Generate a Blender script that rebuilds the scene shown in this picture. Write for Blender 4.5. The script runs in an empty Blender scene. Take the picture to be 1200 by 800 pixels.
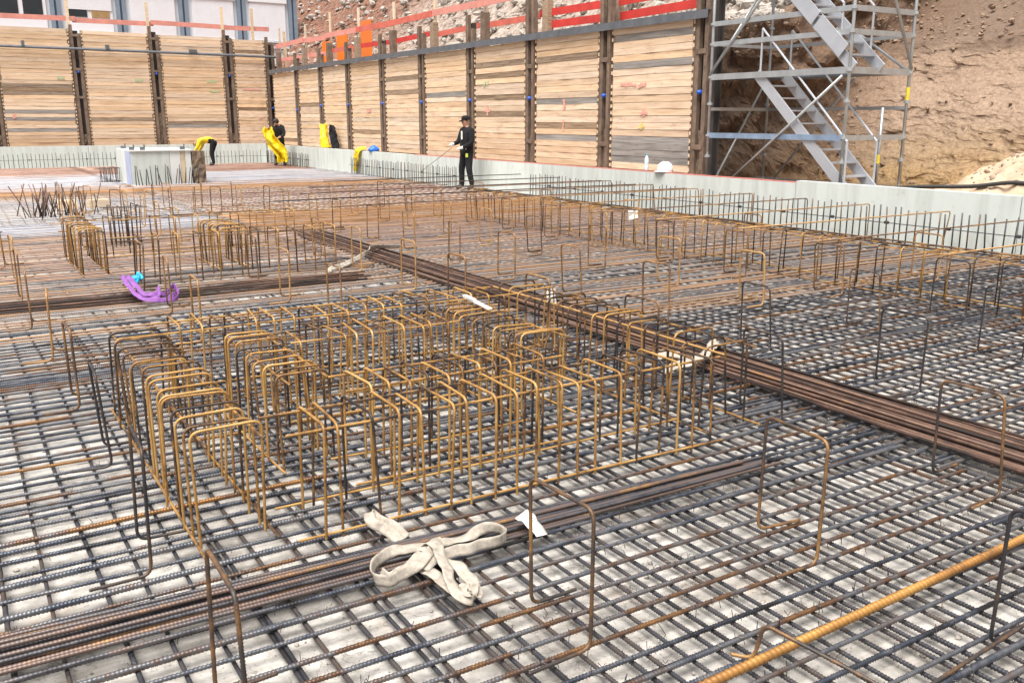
import bpy, math, random
import numpy as np
from mathutils import Vector, noise, Matrix
R = math.radians
random.seed(7); np.random.seed(7)
scene = bpy.context.scene
col = scene.collection

# ------------------------------------------------------------ camera, sky, sun, exposure
YAW = math.atan(680 / math.hypot(1069., 260.)); PITCH = math.atan(260 / 1069.)
cam_data = bpy.data.cameras.new('camera'); cam = bpy.data.objects.new('camera', cam_data); col.objects.link(cam)
cam.location = (0, 0, 1.75); cam.rotation_euler = (R(90) - PITCH, 0, -YAW)
cam_data.sensor_width = 36; cam_data.lens = 36 * 1069 / 1200.; cam_data.clip_end = 2000; cam_data.clip_start = .05
scene.camera = cam
SUN_EL, SUN_AZ = R(66), R(-125)          # soft daylight from behind and left of the camera
world = bpy.data.worlds.new('World'); scene.world = world; world.use_nodes = True
wn = world.node_tree.nodes; wl = world.node_tree.links
bg = wn['Background']; sky = wn.new('ShaderNodeTexSky'); sky.sky_type = 'NISHITA'; sky.sun_disc = False
sky.sun_elevation = SUN_EL; sky.sun_rotation = SUN_AZ; sky.dust_density = 4; sky.air_density = 1.2
hs = wn.new('ShaderNodeHueSaturation'); hs.inputs['Saturation'].default_value = .22   # cloud cover: nearly neutral sky
wl.new(sky.outputs[0], hs.inputs['Color']); wl.new(hs.outputs[0], bg.inputs['Color']); bg.inputs['Strength'].default_value = .085
sd = bpy.data.lights.new('sun', 'SUN'); sd.energy = 3.6; sd.angle = R(48); sd.color = (1, .96, .9)
sun = bpy.data.objects.new('sun', sd); col.objects.link(sun)
sdir = Vector((math.sin(SUN_AZ) * math.cos(SUN_EL), math.cos(SUN_AZ) * math.cos(SUN_EL), math.sin(SUN_EL)))
sun.rotation_euler = (-sdir).to_track_quat('-Z', 'Y').to_euler()
scene.view_settings.view_transform = 'Standard'; scene.view_settings.look = 'None'
scene.view_settings.exposure = 0.84; scene.view_settings.gamma = 1

# ------------------------------------------------------------ materials
def new_mat(name):
    m = bpy.data.materials.new(name); m.use_nodes = True
    nt = m.node_tree; return m, nt, nt.nodes['Principled BSDF']
def plain(name, c, rough=.6, metal=0., var=.25, scale=6., bump=0., bscale=60.):
    """one colour, broken up by two octaves of noise"""
    m, nt, b = new_mat(name); N, L = nt.nodes, nt.links
    tc = N.new('ShaderNodeTexCoord'); oi = N.new('ShaderNodeObjectInfo')
    add = N.new('ShaderNodeVectorMath'); add.operation = 'ADD'; mul = N.new('ShaderNodeMath'); mul.operation = 'MULTIPLY'; mul.inputs[1].default_value = 37.
    L.new(oi.outputs['Random'], mul.inputs[0]); L.new(tc.outputs['Object'], add.inputs[0]); L.new(mul.outputs[0], add.inputs[1])
    no = N.new('ShaderNodeTexNoise'); no.inputs['Scale'].default_value = scale; no.inputs['Detail'].default_value = 6; no.inputs['Roughness'].default_value = .65
    L.new(add.outputs[0], no.inputs['Vector'])
    rp = N.new('ShaderNodeValToRGB'); e = rp.color_ramp.elements
    e[0].position = .3; e[1].position = .72
    e[0].color = (*[v * (1 - var) for v in c], 1); e[1].color = (*[min(1, v * (1 + var * .6)) for v in c], 1)
    L.new(no.outputs['Fac'], rp.inputs[0]); L.new(rp.outputs[0], b.inputs['Base Color'])
    b.inputs['Roughness'].default_value = rough; b.inputs['Metallic'].default_value = metal
    if bump:
        n2 = N.new('ShaderNodeTexNoise'); n2.inputs['Scale'].default_value = bscale; n2.inputs['Detail'].default_value = 4
        L.new(add.outputs[0], n2.inputs['Vector']); bp = N.new('ShaderNodeBump'); bp.inputs['Strength'].default_value = bump; bp.inputs['Distance'].default_value = .02
        L.new(n2.outputs['Fac'], bp.inputs['Height']); L.new(bp.outputs[0], b.inputs['Normal'])
    return m
def bar_steel(name, cols, spread=1.0, rough=.48, metal=.35, scale=2.6):
    """bar steel: mill scale, brown and orange rust in long patches, every bar different"""
    m, nt, b = new_mat(name); N, L = nt.nodes, nt.links
    tc = N.new('ShaderNodeTexCoord'); oi = N.new('ShaderNodeObjectInfo'); ge = N.new('ShaderNodeNewGeometry')
    s = N.new('ShaderNodeMath'); s.operation = 'ADD'; L.new(oi.outputs['Random'], s.inputs[0]); L.new(ge.outputs['Random Per Island'], s.inputs[1])
    fr = N.new('ShaderNodeMath'); fr.operation = 'FRACT'; L.new(s.outputs[0], fr.inputs[0])
    mul = N.new('ShaderNodeMath'); mul.operation = 'MULTIPLY'; mul.inputs[1].default_value = 61.; L.new(fr.outputs[0], mul.inputs[0])
    add = N.new('ShaderNodeVectorMath'); add.operation = 'ADD'; L.new(tc.outputs['Object'], add.inputs[0]); L.new(mul.outputs[0], add.inputs[1])
    n1 = N.new('ShaderNodeTexNoise'); n1.inputs['Scale'].default_value = 1.6; n1.inputs['Detail'].default_value = 5; n1.inputs['Roughness'].default_value = .7
    n2 = N.new('ShaderNodeTexNoise'); n2.inputs['Scale'].default_value = 45.; n2.inputs['Detail'].default_value = 3
    for n in (n1, n2): L.new(add.outputs[0], n.inputs['Vector'])
    # fac = noise + .22*(rand-.5)*spread + fine grain
    r2 = N.new('ShaderNodeMath'); r2.operation = 'MULTIPLY_ADD'; r2.inputs[1].default_value = .42 * spread; r2.inputs[2].default_value = -.21 * spread - .06
    L.new(fr.outputs[0], r2.inputs[0])
    a1 = N.new('ShaderNodeMath'); a1.operation = 'ADD'; L.new(n1.outputs['Fac'], a1.inputs[0]); L.new(r2.outputs[0], a1.inputs[1])
    a2 = N.new('ShaderNodeMath'); a2.operation = 'MULTIPLY_ADD'; a2.inputs[1].default_value = .14; L.new(n2.outputs['Fac'], a2.inputs[0]); L.new(a1.outputs[0], a2.inputs[2])
    rp = N.new('ShaderNodeValToRGB'); el = rp.color_ramp.elements
    n1.inputs['Scale'].default_value = scale
    while len(el) < len(cols): el.new(.5)
    for k, (p, c) in enumerate(cols): el[k].position = p; el[k].color = (*c, 1)
    L.new(a2.outputs[0], rp.inputs[0]); L.new(rp.outputs[0], b.inputs['Base Color'])
    b.inputs['Roughness'].default_value = rough; b.inputs['Metallic'].default_value = metal
    return m
BLUE = (.062, .070, .092); GREY = (.15, .15, .16); DARK = (.025, .023, .024); BROWN = (.12, .066, .042); ORANGE = (.30, .15, .05); GOLD = (.52, .30, .085); TAN = (.36, .25, .17)
M = {}
M['steel'] = bar_steel('steel', [(.28, DARK), (.40, BLUE), (.52, GREY), (.63, BROWN), (.80, ORANGE)], .6, .42, .5)
M['steel_low'] = bar_steel('steel_low', [(.30, (.025, .022, .024)), (.46, (.055, .055, .065)), (.60, (.09, .07, .06)), (.74, BROWN)], .6)  # lower bars darker: shade beneath the cross bars mixed into the steel colour
M['mixed'] = bar_steel('mixed', [(.28, (.12, .115, .12)), (.42, (.25, .225, .215)), (.55, (.27, .185, .14)), (.7, (.36, .22, .13))])
M['mauve'] = bar_steel('mauve', [(.28, (.14, .11, .10)), (.42, (.27, .21, .19)), (.55, (.31, .195, .14)), (.72, (.40, .27, .19))], .8)
M['orange_mat'] = bar_steel('orange_mat', [(.28, (.15, .08, .045)), (.45, (.32, .17, .08)), (.6, (.40, .22, .11)), (.75, (.38, .27, .19))], .8)
M['red_mat'] = bar_steel('red_mat', [(.28, (.14, .075, .055)), (.45, (.28, .155, .115)), (.6, (.34, .22, .17)), (.75, (.38, .3, .26))], .8)
M['pale_mat'] = bar_steel('pale_mat', [(.28, (.24, .24, .27)), (.45, (.36, .36, .4)), (.6, (.45, .44, .46)), (.75, (.42, .36, .34))], .8)
M['gold'] = bar_steel('gold', [(.34, (.035, .027, .025)), (.43, (.11, .062, .035)), (.51, (.29, .15, .045)), (.62, (.43, .235, .07)), (.82, (.56, .36, .14))], .8, .5, .2, 4.5)
M['stool'] = bar_steel('stool', [(.38, (.032, .031, .036)), (.53, (.06, .048, .043)), (.62, (.14, .078, .042)), (.73, (.28, .15, .058)), (.88, (.40, .24, .10))], .6, .5, .25, 4.5)
M['stool_far'] = bar_steel('stool_far', [(.32, (.07, .045, .032)), (.44, (.18, .095, .045)), (.56, (.33, .175, .065)), (.72, (.44, .26, .10))], .9, .55, .15, 4.5)
M['bundle'] = bar_steel('bundle', [(.32, (.025, .017, .015)), (.46, (.075, .042, .031)), (.59, (.15, .083, .056)), (.70, (.20, .125, .095)), (.84, (.33, .175, .08))], 1.0, .5, .25)
M['bundle_front'] = bar_steel('bundle_front', [(.32, (.035, .033, .038)), (.46, (.11, .105, .115)), (.57, (.15, .11, .095)), (.68, (.17, .115, .095)), (.82, (.40, .22, .075))], .9, .42, .4)
M['yellow_bar'] = bar_steel('yellow_bar', [(.34, (.10, .05, .022)), (.48, (.32, .15, .04)), (.7, (.47, .25, .065))], .2, .5, .2)
M['starter'] = bar_steel('starter', [(.3, (.03, .03, .035)), (.5, (.06, .06, .068)), (.72, (.16, .09, .05))], .7)
def concrete():
    m, nt, b = new_mat('blinding_concrete'); N, L = nt.nodes, nt.links
    tc = N.new('ShaderNodeTexCoord')
    def nz(scale, det, stretch=None):
        n = N.new('ShaderNodeTexNoise'); n.inputs['Scale'].default_value = scale; n.inputs['Detail'].default_value = det; n.inputs['Roughness'].default_value = .62
        if stretch:
            mp = N.new('ShaderNodeMapping'); mp.inputs['Scale'].default_value = stretch; L.new(tc.outputs['Object'], mp.inputs[0]); L.new(mp.outputs[0], n.inputs['Vector'])
        else: L.new(tc.outputs['Object'], n.inputs['Vector'])
        return n
    n1 = nz(1.6, 9); n2 = nz(12, 9); n3 = nz(3.0, 6, (1, 9, 1)); n4 = nz(55, 4)
    r1 = N.new('ShaderNodeValToRGB'); e = r1.color_ramp.elements; e[0].position = .32; e[1].position = .66
    e[0].color = (.37, .35, .33, 1); e[1].color = (.49, .475, .455, 1); L.new(n1.outputs['Fac'], r1.inputs[0])
    r2 = N.new('ShaderNodeValToRGB'); e = r2.color_ramp.elements; e[0].position = .36; e[1].position = .60
    e[0].color = (.62, .6, .57, 1); e[1].color = (1.12, 1.1, 1.07, 1); L.new(n2.outputs['Fac'], r2.inputs[0])
    r3 = N.new('ShaderNodeValToRGB'); e = r3.color_ramp.elements; e[0].position = .3; e[1].position = .5
    e[0].color = (.66, .64, .6, 1); e[1].color = (1, 1, 1, 1); L.new(n3.outputs['Fac'], r3.inputs[0])
    r4 = N.new('ShaderNodeValToRGB'); e = r4.color_ramp.elements; e[0].position = .28; e[1].position = .42
    e[0].color = (.55, .5, .45, 1); e[1].color = (1, 1, 1, 1); L.new(n4.outputs['Fac'], r4.inputs[0])
    prev = r1.outputs[0]
    for r in (r2, r3, r4):
        mx = N.new('ShaderNodeMix'); mx.data_type = 'RGBA'; mx.blend_type = 'MULTIPLY'; mx.inputs[0].default_value = .85
        L.new(prev, mx.inputs[6]); L.new(r.outputs[0], mx.inputs[7]); prev = mx.outputs[2]
    # rust stains
    ns = nz(2.3, 5); rs = N.new('ShaderNodeValToRGB'); e = rs.color_ramp.elements; e[0].position = .58; e[1].position = .75
    e[0].color = (0, 0, 0, 1); e[1].color = (.45, .45, .45, 1); L.new(ns.outputs['Fac'], rs.inputs[0])
    mx = N.new('ShaderNodeMix'); mx.data_type = 'RGBA'; L.new(rs.outputs[0], mx.inputs[0]); L.new(prev, mx.inputs[6]); mx.inputs[7].default_value = (.40, .29, .2, 1)
    nd = nz(2.1, 3); rd = N.new('ShaderNodeValToRGB'); e = rd.color_ramp.elements; e[0].position = .36; e[1].position = .40
    e[0].color = (.80, .79, .78, 1); e[1].color = (1, 1, 1, 1); L.new(nd.outputs['Fac'], rd.inputs[0])
    m5 = N.new('ShaderNodeMix'); m5.data_type = 'RGBA'; m5.blend_type = 'MULTIPLY'; m5.inputs[0].default_value = 1.; L.new(mx.outputs[2], m5.inputs[6]); L.new(rd.outputs[0], m5.inputs[7])
    vo = N.new('ShaderNodeTexVoronoi'); vo.feature = 'DISTANCE_TO_EDGE'; vo.inputs['Scale'].default_value = 1.7
    mpv = N.new('ShaderNodeMapping'); nv = nz(3, 4); av = N.new('ShaderNodeVectorMath'); av.operation = 'ADD'; L.new(tc.outputs['Object'], av.inputs[0]); L.new(nv.outputs['Color'], av.inputs[1]); L.new(av.outputs[0], vo.inputs['Vector'])
    rc = N.new('ShaderNodeValToRGB'); e = rc.color_ramp.elements; e[0].position = .002; e[1].position = .009; e[0].color = (.45, .43, .41, 1); e[1].color = (1, 1, 1, 1); L.new(vo.outputs['Distance'], rc.inputs[0])
    m6 = N.new('ShaderNodeMix'); m6.data_type = 'RGBA'; m6.blend_type = 'MULTIPLY'; m6.inputs[0].default_value = .8; L.new(m5.outputs[2], m6.inputs[6]); L.new(rc.outputs[0], m6.inputs[7])
    L.new(m6.outputs[2], b.inputs['Base Color']); b.inputs['Roughness'].default_value = .75
    bp = N.new('ShaderNodeBump'); bp.inputs['Strength'].default_value = .35; bp.inputs['Distance'].default_value = .02; L.new(n2.outputs['Fac'], bp.inputs['Height']); L.new(bp.outputs[0], b.inputs['Normal'])
    return m
M['concrete'] = concrete()
def wood(name, c1, c2, dark=(.16, .09, .05), knots=True):
    m, nt, b = new_mat(name); N, L = nt.nodes, nt.links
    tc = N.new('ShaderNodeTexCoord'); oi = N.new('ShaderNodeObjectInfo')
    mul = N.new('ShaderNodeMath'); mul.operation = 'MULTIPLY'; mul.inputs[1].default_value = 53.; L.new(oi.outputs['Random'], mul.inputs[0])
    add = N.new('ShaderNodeVectorMath'); add.operation = 'ADD'; L.new(tc.outputs['Object'], add.inputs[0]); L.new(mul.outputs[0], add.inputs[1])
    mp = N.new('ShaderNodeMapping'); mp.inputs['Scale'].default_value = (1.2, 14, 22); L.new(add.outputs[0], mp.inputs[0])
    n1 = N.new('ShaderNodeTexNoise'); n1.inputs['Scale'].default_value = 1.4; n1.inputs['Detail'].default_value = 6; L.new(mp.outputs[0], n1.inputs['Vector'])
    r1 = N.new('ShaderNodeValToRGB'); e = r1.color_ramp.elements; e[0].position = .32; e[1].position = .62; e[0].color = (*c1, 1); e[1].color = (*c2, 1)
    L.new(n1.outputs['Fac'], r1.inputs[0])
    hsv = N.new('ShaderNodeHueSaturation')
    v = N.new('ShaderNodeMapRange'); v.inputs[3].default_value = .86; v.inputs[4].default_value = 1.12; L.new(oi.outputs['Random'], v.inputs[0]); L.new(v.outputs[0], hsv.inputs['Value'])
    f7 = N.new('ShaderNodeMath'); f7.operation = 'MULTIPLY'; f7.inputs[1].default_value = 7.31; L.new(oi.outputs['Random'], f7.inputs[0])
    ff = N.new('ShaderNodeMath'); ff.operation = 'FRACT'; L.new(f7.outputs[0], ff.inputs[0])
    sv = N.new('ShaderNodeMapRange'); sv.inputs[3].default_value = .82; sv.inputs[4].default_value = 1.12; L.new(ff.outputs[0], sv.inputs[0]); L.new(sv.outputs[0], hsv.inputs['Saturation'])
    L.new(r1.outputs[0], hsv.inputs['Color'])
    n3 = N.new('ShaderNodeTexNoise'); n3.inputs['Scale'].default_value = 2.6; n3.inputs['Detail'].default_value = 5; n3.inputs['Roughness'].default_value = .75
    mp3 = N.new('ShaderNodeMapping'); mp3.inputs['Scale'].default_value = (1, 3, 3); L.new(add.outputs[0], mp3.inputs[0]); L.new(mp3.outputs[0], n3.inputs['Vector'])
    r3 = N.new('ShaderNodeValToRGB'); e = r3.color_ramp.elements; e[0].position = .56; e[1].position = .74; e[0].color = (0, 0, 0, 1); e[1].color = (.75, .75, .75, 1); L.new(n3.outputs['Fac'], r3.inputs[0])
    mx = N.new('ShaderNodeMix'); mx.data_type = 'RGBA'; L.new(r3.outputs[0], mx.inputs[0]); L.new(hsv.outputs[0], mx.inputs[6]); mx.inputs[7].default_value = (*dark, 1)
    L.new(mx.outputs[2], b.inputs['Base Color']); b.inputs['Roughness'].default_value = .8
    return m
M['plank'] = wood('plank', (.57, .385, .245), (.74, .55, .38), (.38, .25, .16))
M['plank_grey'] = wood('plank_grey', (.20, .185, .17), (.33, .30, .275), (.12, .1, .08))
M['plank_dark'] = wood('plank_dark', (.17, .115, .075), (.34, .24, .16), (.09, .06, .04))
M['raw_wood'] = wood('raw_wood', (.55, .42, .28), (.72, .58, .42), (.4, .27, .17))
M['old_wood'] = wood('old_wood', (.24, .16, .10), (.38, .27, .18), (.15, .1, .06))
M['pile'] = plain('pile', (.21, .145, .105), .75, .1, .5, 5, .3)
M['pile_dark'] = plain('pile_dark', (.04, .032, .028), .85, 0, .4, 5)
M['rail'] = plain('rail', (.16, .17, .19), .5, .4, .3, 4)
M['blue_cap'] = plain('blue_cap', (.02, .10, .5), .4, 0, .1)
def board_panel():
    m, nt, b = new_mat('panel'); N, L = nt.nodes, nt.links; tc = N.new('ShaderNodeTexCoord'); oi = N.new('ShaderNodeObjectInfo')
    mp = N.new('ShaderNodeMapping'); mp.inputs['Scale'].default_value = (5, 5, .9); L.new(tc.outputs['Object'], mp.inputs[0])
    n1 = N.new('ShaderNodeTexNoise'); n1.inputs['Scale'].default_value = 1.5; n1.inputs['Detail'].default_value = 6; L.new(mp.outputs[0], n1.inputs['Vector'])
    n2 = N.new('ShaderNodeTexNoise'); n2.inputs['Scale'].default_value = 7; n2.inputs['Detail'].default_value = 8; n2.inputs['Roughness'].default_value = .7; L.new(tc.outputs['Object'], n2.inputs['Vector'])
    r1 = N.new('ShaderNodeValToRGB'); e = r1.color_ramp.elements; e[0].position = .3; e[1].position = .6; e[0].color = (.50, .525, .495, 1); e[1].color = (.60, .64, .61, 1); L.new(n1.outputs['Fac'], r1.inputs[0])
    r2 = N.new('ShaderNodeValToRGB'); e = r2.color_ramp.elements; e[0].position = .60; e[1].position = .70; e[0].color = (0, 0, 0, 1); e[1].color = (.5, .5, .5, 1); L.new(n2.outputs['Fac'], r2.inputs[0])
    mx = N.new('ShaderNodeMix'); mx.data_type = 'RGBA'; L.new(r2.outputs[0], mx.inputs[0]); L.new(r1.outputs[0], mx.inputs[6]); mx.inputs[7].default_value = (.40, .36, .30, 1)
    hv_ = N.new('ShaderNodeHueSaturation'); v = N.new('ShaderNodeMapRange'); v.inputs[3].default_value = .93; v.inputs[4].default_value = 1.06; L.new(oi.outputs['Random'], v.inputs[0]); L.new(v.outputs[0], hv_.inputs['Value']); L.new(mx.outputs[2], hv_.inputs['Color'])
    L.new(hv_.outputs[0], b.inputs['Base Color']); b.inputs['Roughness'].default_value = .8; return m
M['panel'] = board_panel()
M['panel_white'] = plain('panel_white', (.66, .67, .655), .7, 0, .1, 2)
M['panel_blue'] = plain('panel_blue', (.40, .45, .62), .7, 0, .12, 2)
M['panel_stain'] = plain('panel_stain', (.62, .5, .34), .7, 0, .3, 3)
M['red_tape'] = plain('red_tape', (.55, .17, .14), .5, 0, .2)
M['red_board'] = plain('red_board', (.58, .045, .035), .55, 0, .25, 3)
M['pink_board'] = plain('pink_board', (.66, .27, .22), .65, 0, .22, 3)
M['mid_board'] = plain('mid_board', (.60, .14, .10), .6, 0, .25, 3)
M['orange_plastic'] = plain('orange_plastic', (.8, .19, .02), .5, 0, .12, 3)
M['galv'] = plain('galv', (.47, .49, .50), .42, .55, .18, 5)
M['galv_blue'] = plain('galv_blue', (.24, .32, .44), .5, .2, .3, 5)
M['alu'] = plain('alu', (.50, .52, .56), .4, .35, .1, 4)
M['deck'] = plain('deck', (.20, .22, .27), .6, .3, .25, 5)
M['yellow_sticker'] = plain('yellow_sticker', (.8, .62, .05), .5)
M['white_paint'] = plain('white_paint', (.80, .83, .88), .5, 0, .04, 2)
M['shutter'] = plain('shutter', (.82, .85, .90), .5, 0, .04, 2)
M['cladding'] = plain('cladding', (.72, .76, .80), .55, 0, .06, 1)
M['frame_blue'] = plain('frame_blue', (.23, .30, .38), .5, .1, .15, 3)
M['frame_dark'] = plain('frame_dark', (.06, .09, .13), .5, .1, .15, 3)
M['glass'] = plain('glass', (.03, .035, .04), .08, 0, .2, 2)
M['curtain'] = plain('curtain', (.42, .28, .12), .7, 0, .3, 3)
M['webbing'] = plain('webbing', (.42, .37, .31), .85, 0, .45, 26, .2, 220)
M['purple'] = plain('purple', (.25, .09, .34), .75, 0, .35, 14, .3, 160)
M['cyan'] = plain('cyan', (.03, .42, .68), .6, 0, .3, 12)
M['tag'] = plain('tag', (.78, .76, .70), .6, 0, .12, 8)
M['yellow_cloth'] = plain('yellow_cloth', (.82, .60, .01), .5, 0, .2, 6)
M['black_cloth'] = plain('black_cloth', (.009, .0085, .011), 1., 0, .4, 8)
M['dark_cloth'] = plain('dark_cloth', (.014, .014, .016), 1., 0, .4, 8)
M['trousers'] = plain('trousers', (.012, .012, .014), 1., 0, .4, 8)
M['skin'] = plain('skin', (.42, .22, .15), .55, 0, .12, 8)
M['hair'] = plain('hair', (.025, .018, .014), .7, 0, .3, 20)
M['glove'] = plain('glove', (.7, .68, .64), .8, 0, .2, 20)
M['shoe'] = plain('shoe', (.06, .055, .05), .7, 0, .3, 20)
M['hivis'] = plain('hivis', (.5, .6, .08), .6)
M['helmet'] = plain('helmet', (.82, .82, .80), .3, 0, .04)
M['bottle'] = plain('bottle', (.62, .74, .80), .15, 0, .1)
M['blue_bag'] = plain('blue_bag', (.02, .16, .62), .45, 0, .3, 10)
M['hose'] = plain('hose', (.03, .028, .026), .6, 0, .2)
M['plate'] = plain('plate', (.10, .09, .085), .7, .3, .4, 3)
M['spacer'] = plain('spacer', (.035, .035, .04), .6)
M['block_rough'] = plain('block_rough', (.20, .145, .10), .9, 0, .6, 9, .6, 30)
M['purple_paint'] = plain('pink_paint', (.72, .36, .29), .8, 0, .3, 18)
M['green_paint'] = plain('green_paint', (.42, .52, .30), .8, 0, .3, 18)
M['yellow_paint'] = plain('yellow_paint', (.72, .56, .2), .8, 0, .2, 18)
def earth():
    m, nt, b = new_mat('earth'); N, L = nt.nodes, nt.links
    tc = N.new('ShaderNodeTexCoord'); sp = N.new('ShaderNodeSeparateXYZ'); L.new(tc.outputs['Object'], sp.inputs[0])
    def nz(scale, det=8, rough=.65, st=None):
        n = N.new('ShaderNodeTexNoise'); n.inputs['Scale'].default_value = scale; n.inputs['Detail'].default_value = det; n.inputs['Roughness'].default_value = rough
        if st:
            mp = N.new('ShaderNodeMapping'); mp.inputs['Scale'].default_value = st; L.new(tc.outputs['Object'], mp.inputs[0]); L.new(mp.outputs[0], n.inputs['Vector'])
        else: L.new(tc.outputs['Object'], n.inputs['Vector'])
        return n
    n1 = nz(.9); n2 = nz(5, 9, .7); n3 = nz(.8, 4, .6, (.6, .6, 3.2)); n4 = nz(16, 6, .75)
    base = N.new('ShaderNodeValToRGB'); e = base.color_ramp.elements; e[0].position = .3; e[1].position = .7
    e[0].color = (.24, .16, .11, 1); e[1].color = (.42, .305, .225, 1); L.new(n1.outputs['Fac'], base.inputs[0])
    # ochre and pale layers by height, wobbling
    za = N.new('ShaderNodeMath'); za.operation = 'MULTIPLY_ADD'; za.inputs[1].default_value = 1.3; L.new(n3.outputs['Fac'], za.inputs[0]); L.new(sp.outputs[2], za.inputs[2])
    lay = N.new('ShaderNodeValToRGB'); el = lay.color_ramp.elements
    pts = [(.0, (.13, .09, .06)), (.105, (.19, .125, .075)), (.15, (.40, .255, .11)), (.23, (.36, .25, .15)), (.32, (.35, .25, .18)), (.47, (.32, .225, .16)), (.52, (.13, .085, .06)), (.72, (.15, .10, .07)), (.84, (.34, .23, .16)), (1., (.38, .29, .2))]
    while len(el) < len(pts): el.new(.5)
    for k, (p, c) in enumerate(pts): el[k].position = p; el[k].color = (*c, 1)
    zs = N.new('ShaderNodeMapRange'); zs.inputs[1].default_value = .2; zs.inputs[2].default_value = 7.2; L.new(za.outputs[0], zs.inputs[0]); L.new(zs.outputs[0], lay.inputs[0])
    mx = N.new('ShaderNodeMix'); mx.data_type = 'RGBA'; mx.inputs[0].default_value = .8; L.new(base.outputs[0], mx.inputs[6]); L.new(lay.outputs[0], mx.inputs[7])
    # rubble slope above the plank wall: grey stone and red-brown soil
    rub = N.new('ShaderNodeValToRGB'); el = rub.color_ramp.elements; el[0].position = .36; el[1].position = .64; el[0].color = (.23, .15, .115, 1); el[1].color = (.47, .42, .37, 1)
    L.new(n2.outputs['Fac'], rub.inputs[0])
    red = N.new('ShaderNodeValToRGB'); el = red.color_ramp.elements; el[0].position = .34; el[1].position = .66; el[0].color = (.10, .05, .035, 1); el[1].color = (.34, .17, .11, 1)
    L.new(n2.outputs['Fac'], red.inputs[0])
    yr = N.new('ShaderNodeMapRange'); yr.inputs[1].default_value = 30.; yr.inputs[2].default_value = 36.; 
    yw = N.new('ShaderNodeMath'); yw.operation = 'MULTIPLY_ADD'; yw.inputs[1].default_value = 8.; L.new(n1.outputs['Fac'], yw.inputs[0]); 
    ys = N.new('ShaderNodeMath'); ys.operation = 'SUBTRACT'; ys.inputs[1].default_value = 4.; L.new(sp.outputs[1], ys.inputs[0]); L.new(ys.outputs[0], yw.inputs[2]); L.new(yw.outputs[0], yr.inputs[0])
    m2 = N.new('ShaderNodeMix'); m2.data_type = 'RGBA'; L.new(yr.outputs[0], m2.inputs[0]); L.new(rub.outputs[0], m2.inputs[6]); L.new(red.outputs[0], m2.inputs[7])
    yy = N.new('ShaderNodeMapRange'); yy.inputs[1].default_value = 12.9; yy.inputs[2].default_value = 14.6; L.new(sp.outputs[1], yy.inputs[0])
    m3 = N.new('ShaderNodeMix'); m3.data_type = 'RGBA'; L.new(yy.outputs[0], m3.inputs[0]); dark_soil = N.new('ShaderNodeMapRange'); dark_soil.inputs[1].default_value = 11.2; dark_soil.inputs[2].default_value = 12.8; dark_soil.inputs[4].default_value = .75; L.new(sp.outputs[1], dark_soil.inputs[0])
    mm = N.new('ShaderNodeMix'); mm.data_type = 'RGBA'; L.new(dark_soil.outputs[0], mm.inputs[0]); L.new(mx.outputs[2], mm.inputs[6]); mm.inputs[7].default_value = (.15, .09, .055, 1)  # soil blends to a darker brown along y towards the wall end
    L.new(mm.outputs[2], m3.inputs[6]); L.new(m2.outputs[2], m3.inputs[7])
    fine = N.new('ShaderNodeValToRGB'); e = fine.color_ramp.elements; e[0].position = .33; e[1].position = .6; e[0].color = (.62, .58, .54, 1); e[1].color = (1.1, 1.1, 1.1, 1); L.new(n4.outputs['Fac'], fine.inputs[0])
    m4 = N.new('ShaderNodeMix'); m4.data_type = 'RGBA'; m4.blend_type = 'MULTIPLY'; m4.inputs[0].default_value = .9; L.new(m3.outputs[2], m4.inputs[6]); L.new(fine.outputs[0], m4.inputs[7])
    L.new(m4.outputs[2], b.inputs['Base Color']); b.inputs['Roughness'].default_value = .95
    bp = N.new('ShaderNodeBump'); bp.inputs['Strength'].default_value = .8; bp.inputs['Distance'].default_value = .06; L.new(n2.outputs['Fac'], bp.inputs['Height'])
    b2 = N.new('ShaderNodeBump'); b2.inputs['Strength'].default_value = .6; b2.inputs['Distance'].default_value = .02; L.new(n4.outputs['Fac'], b2.inputs['Height']); L.new(bp.outputs[0], b2.inputs['Normal']); L.new(b2.outputs[0], b.inputs['Normal'])
    return m
M['earth'] = earth()
M['sand'] = plain('sand', (.50, .37, .26), .95, 0, .3, 3, .6, 25)
M['stone'] = plain('stone', (.40, .36, .32), .9, 0, .5, 5, .5, 20)
M['clod'] = plain('clod', (.29, .2, .14), .95, 0, .5, 5, .5, 20)

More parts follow.
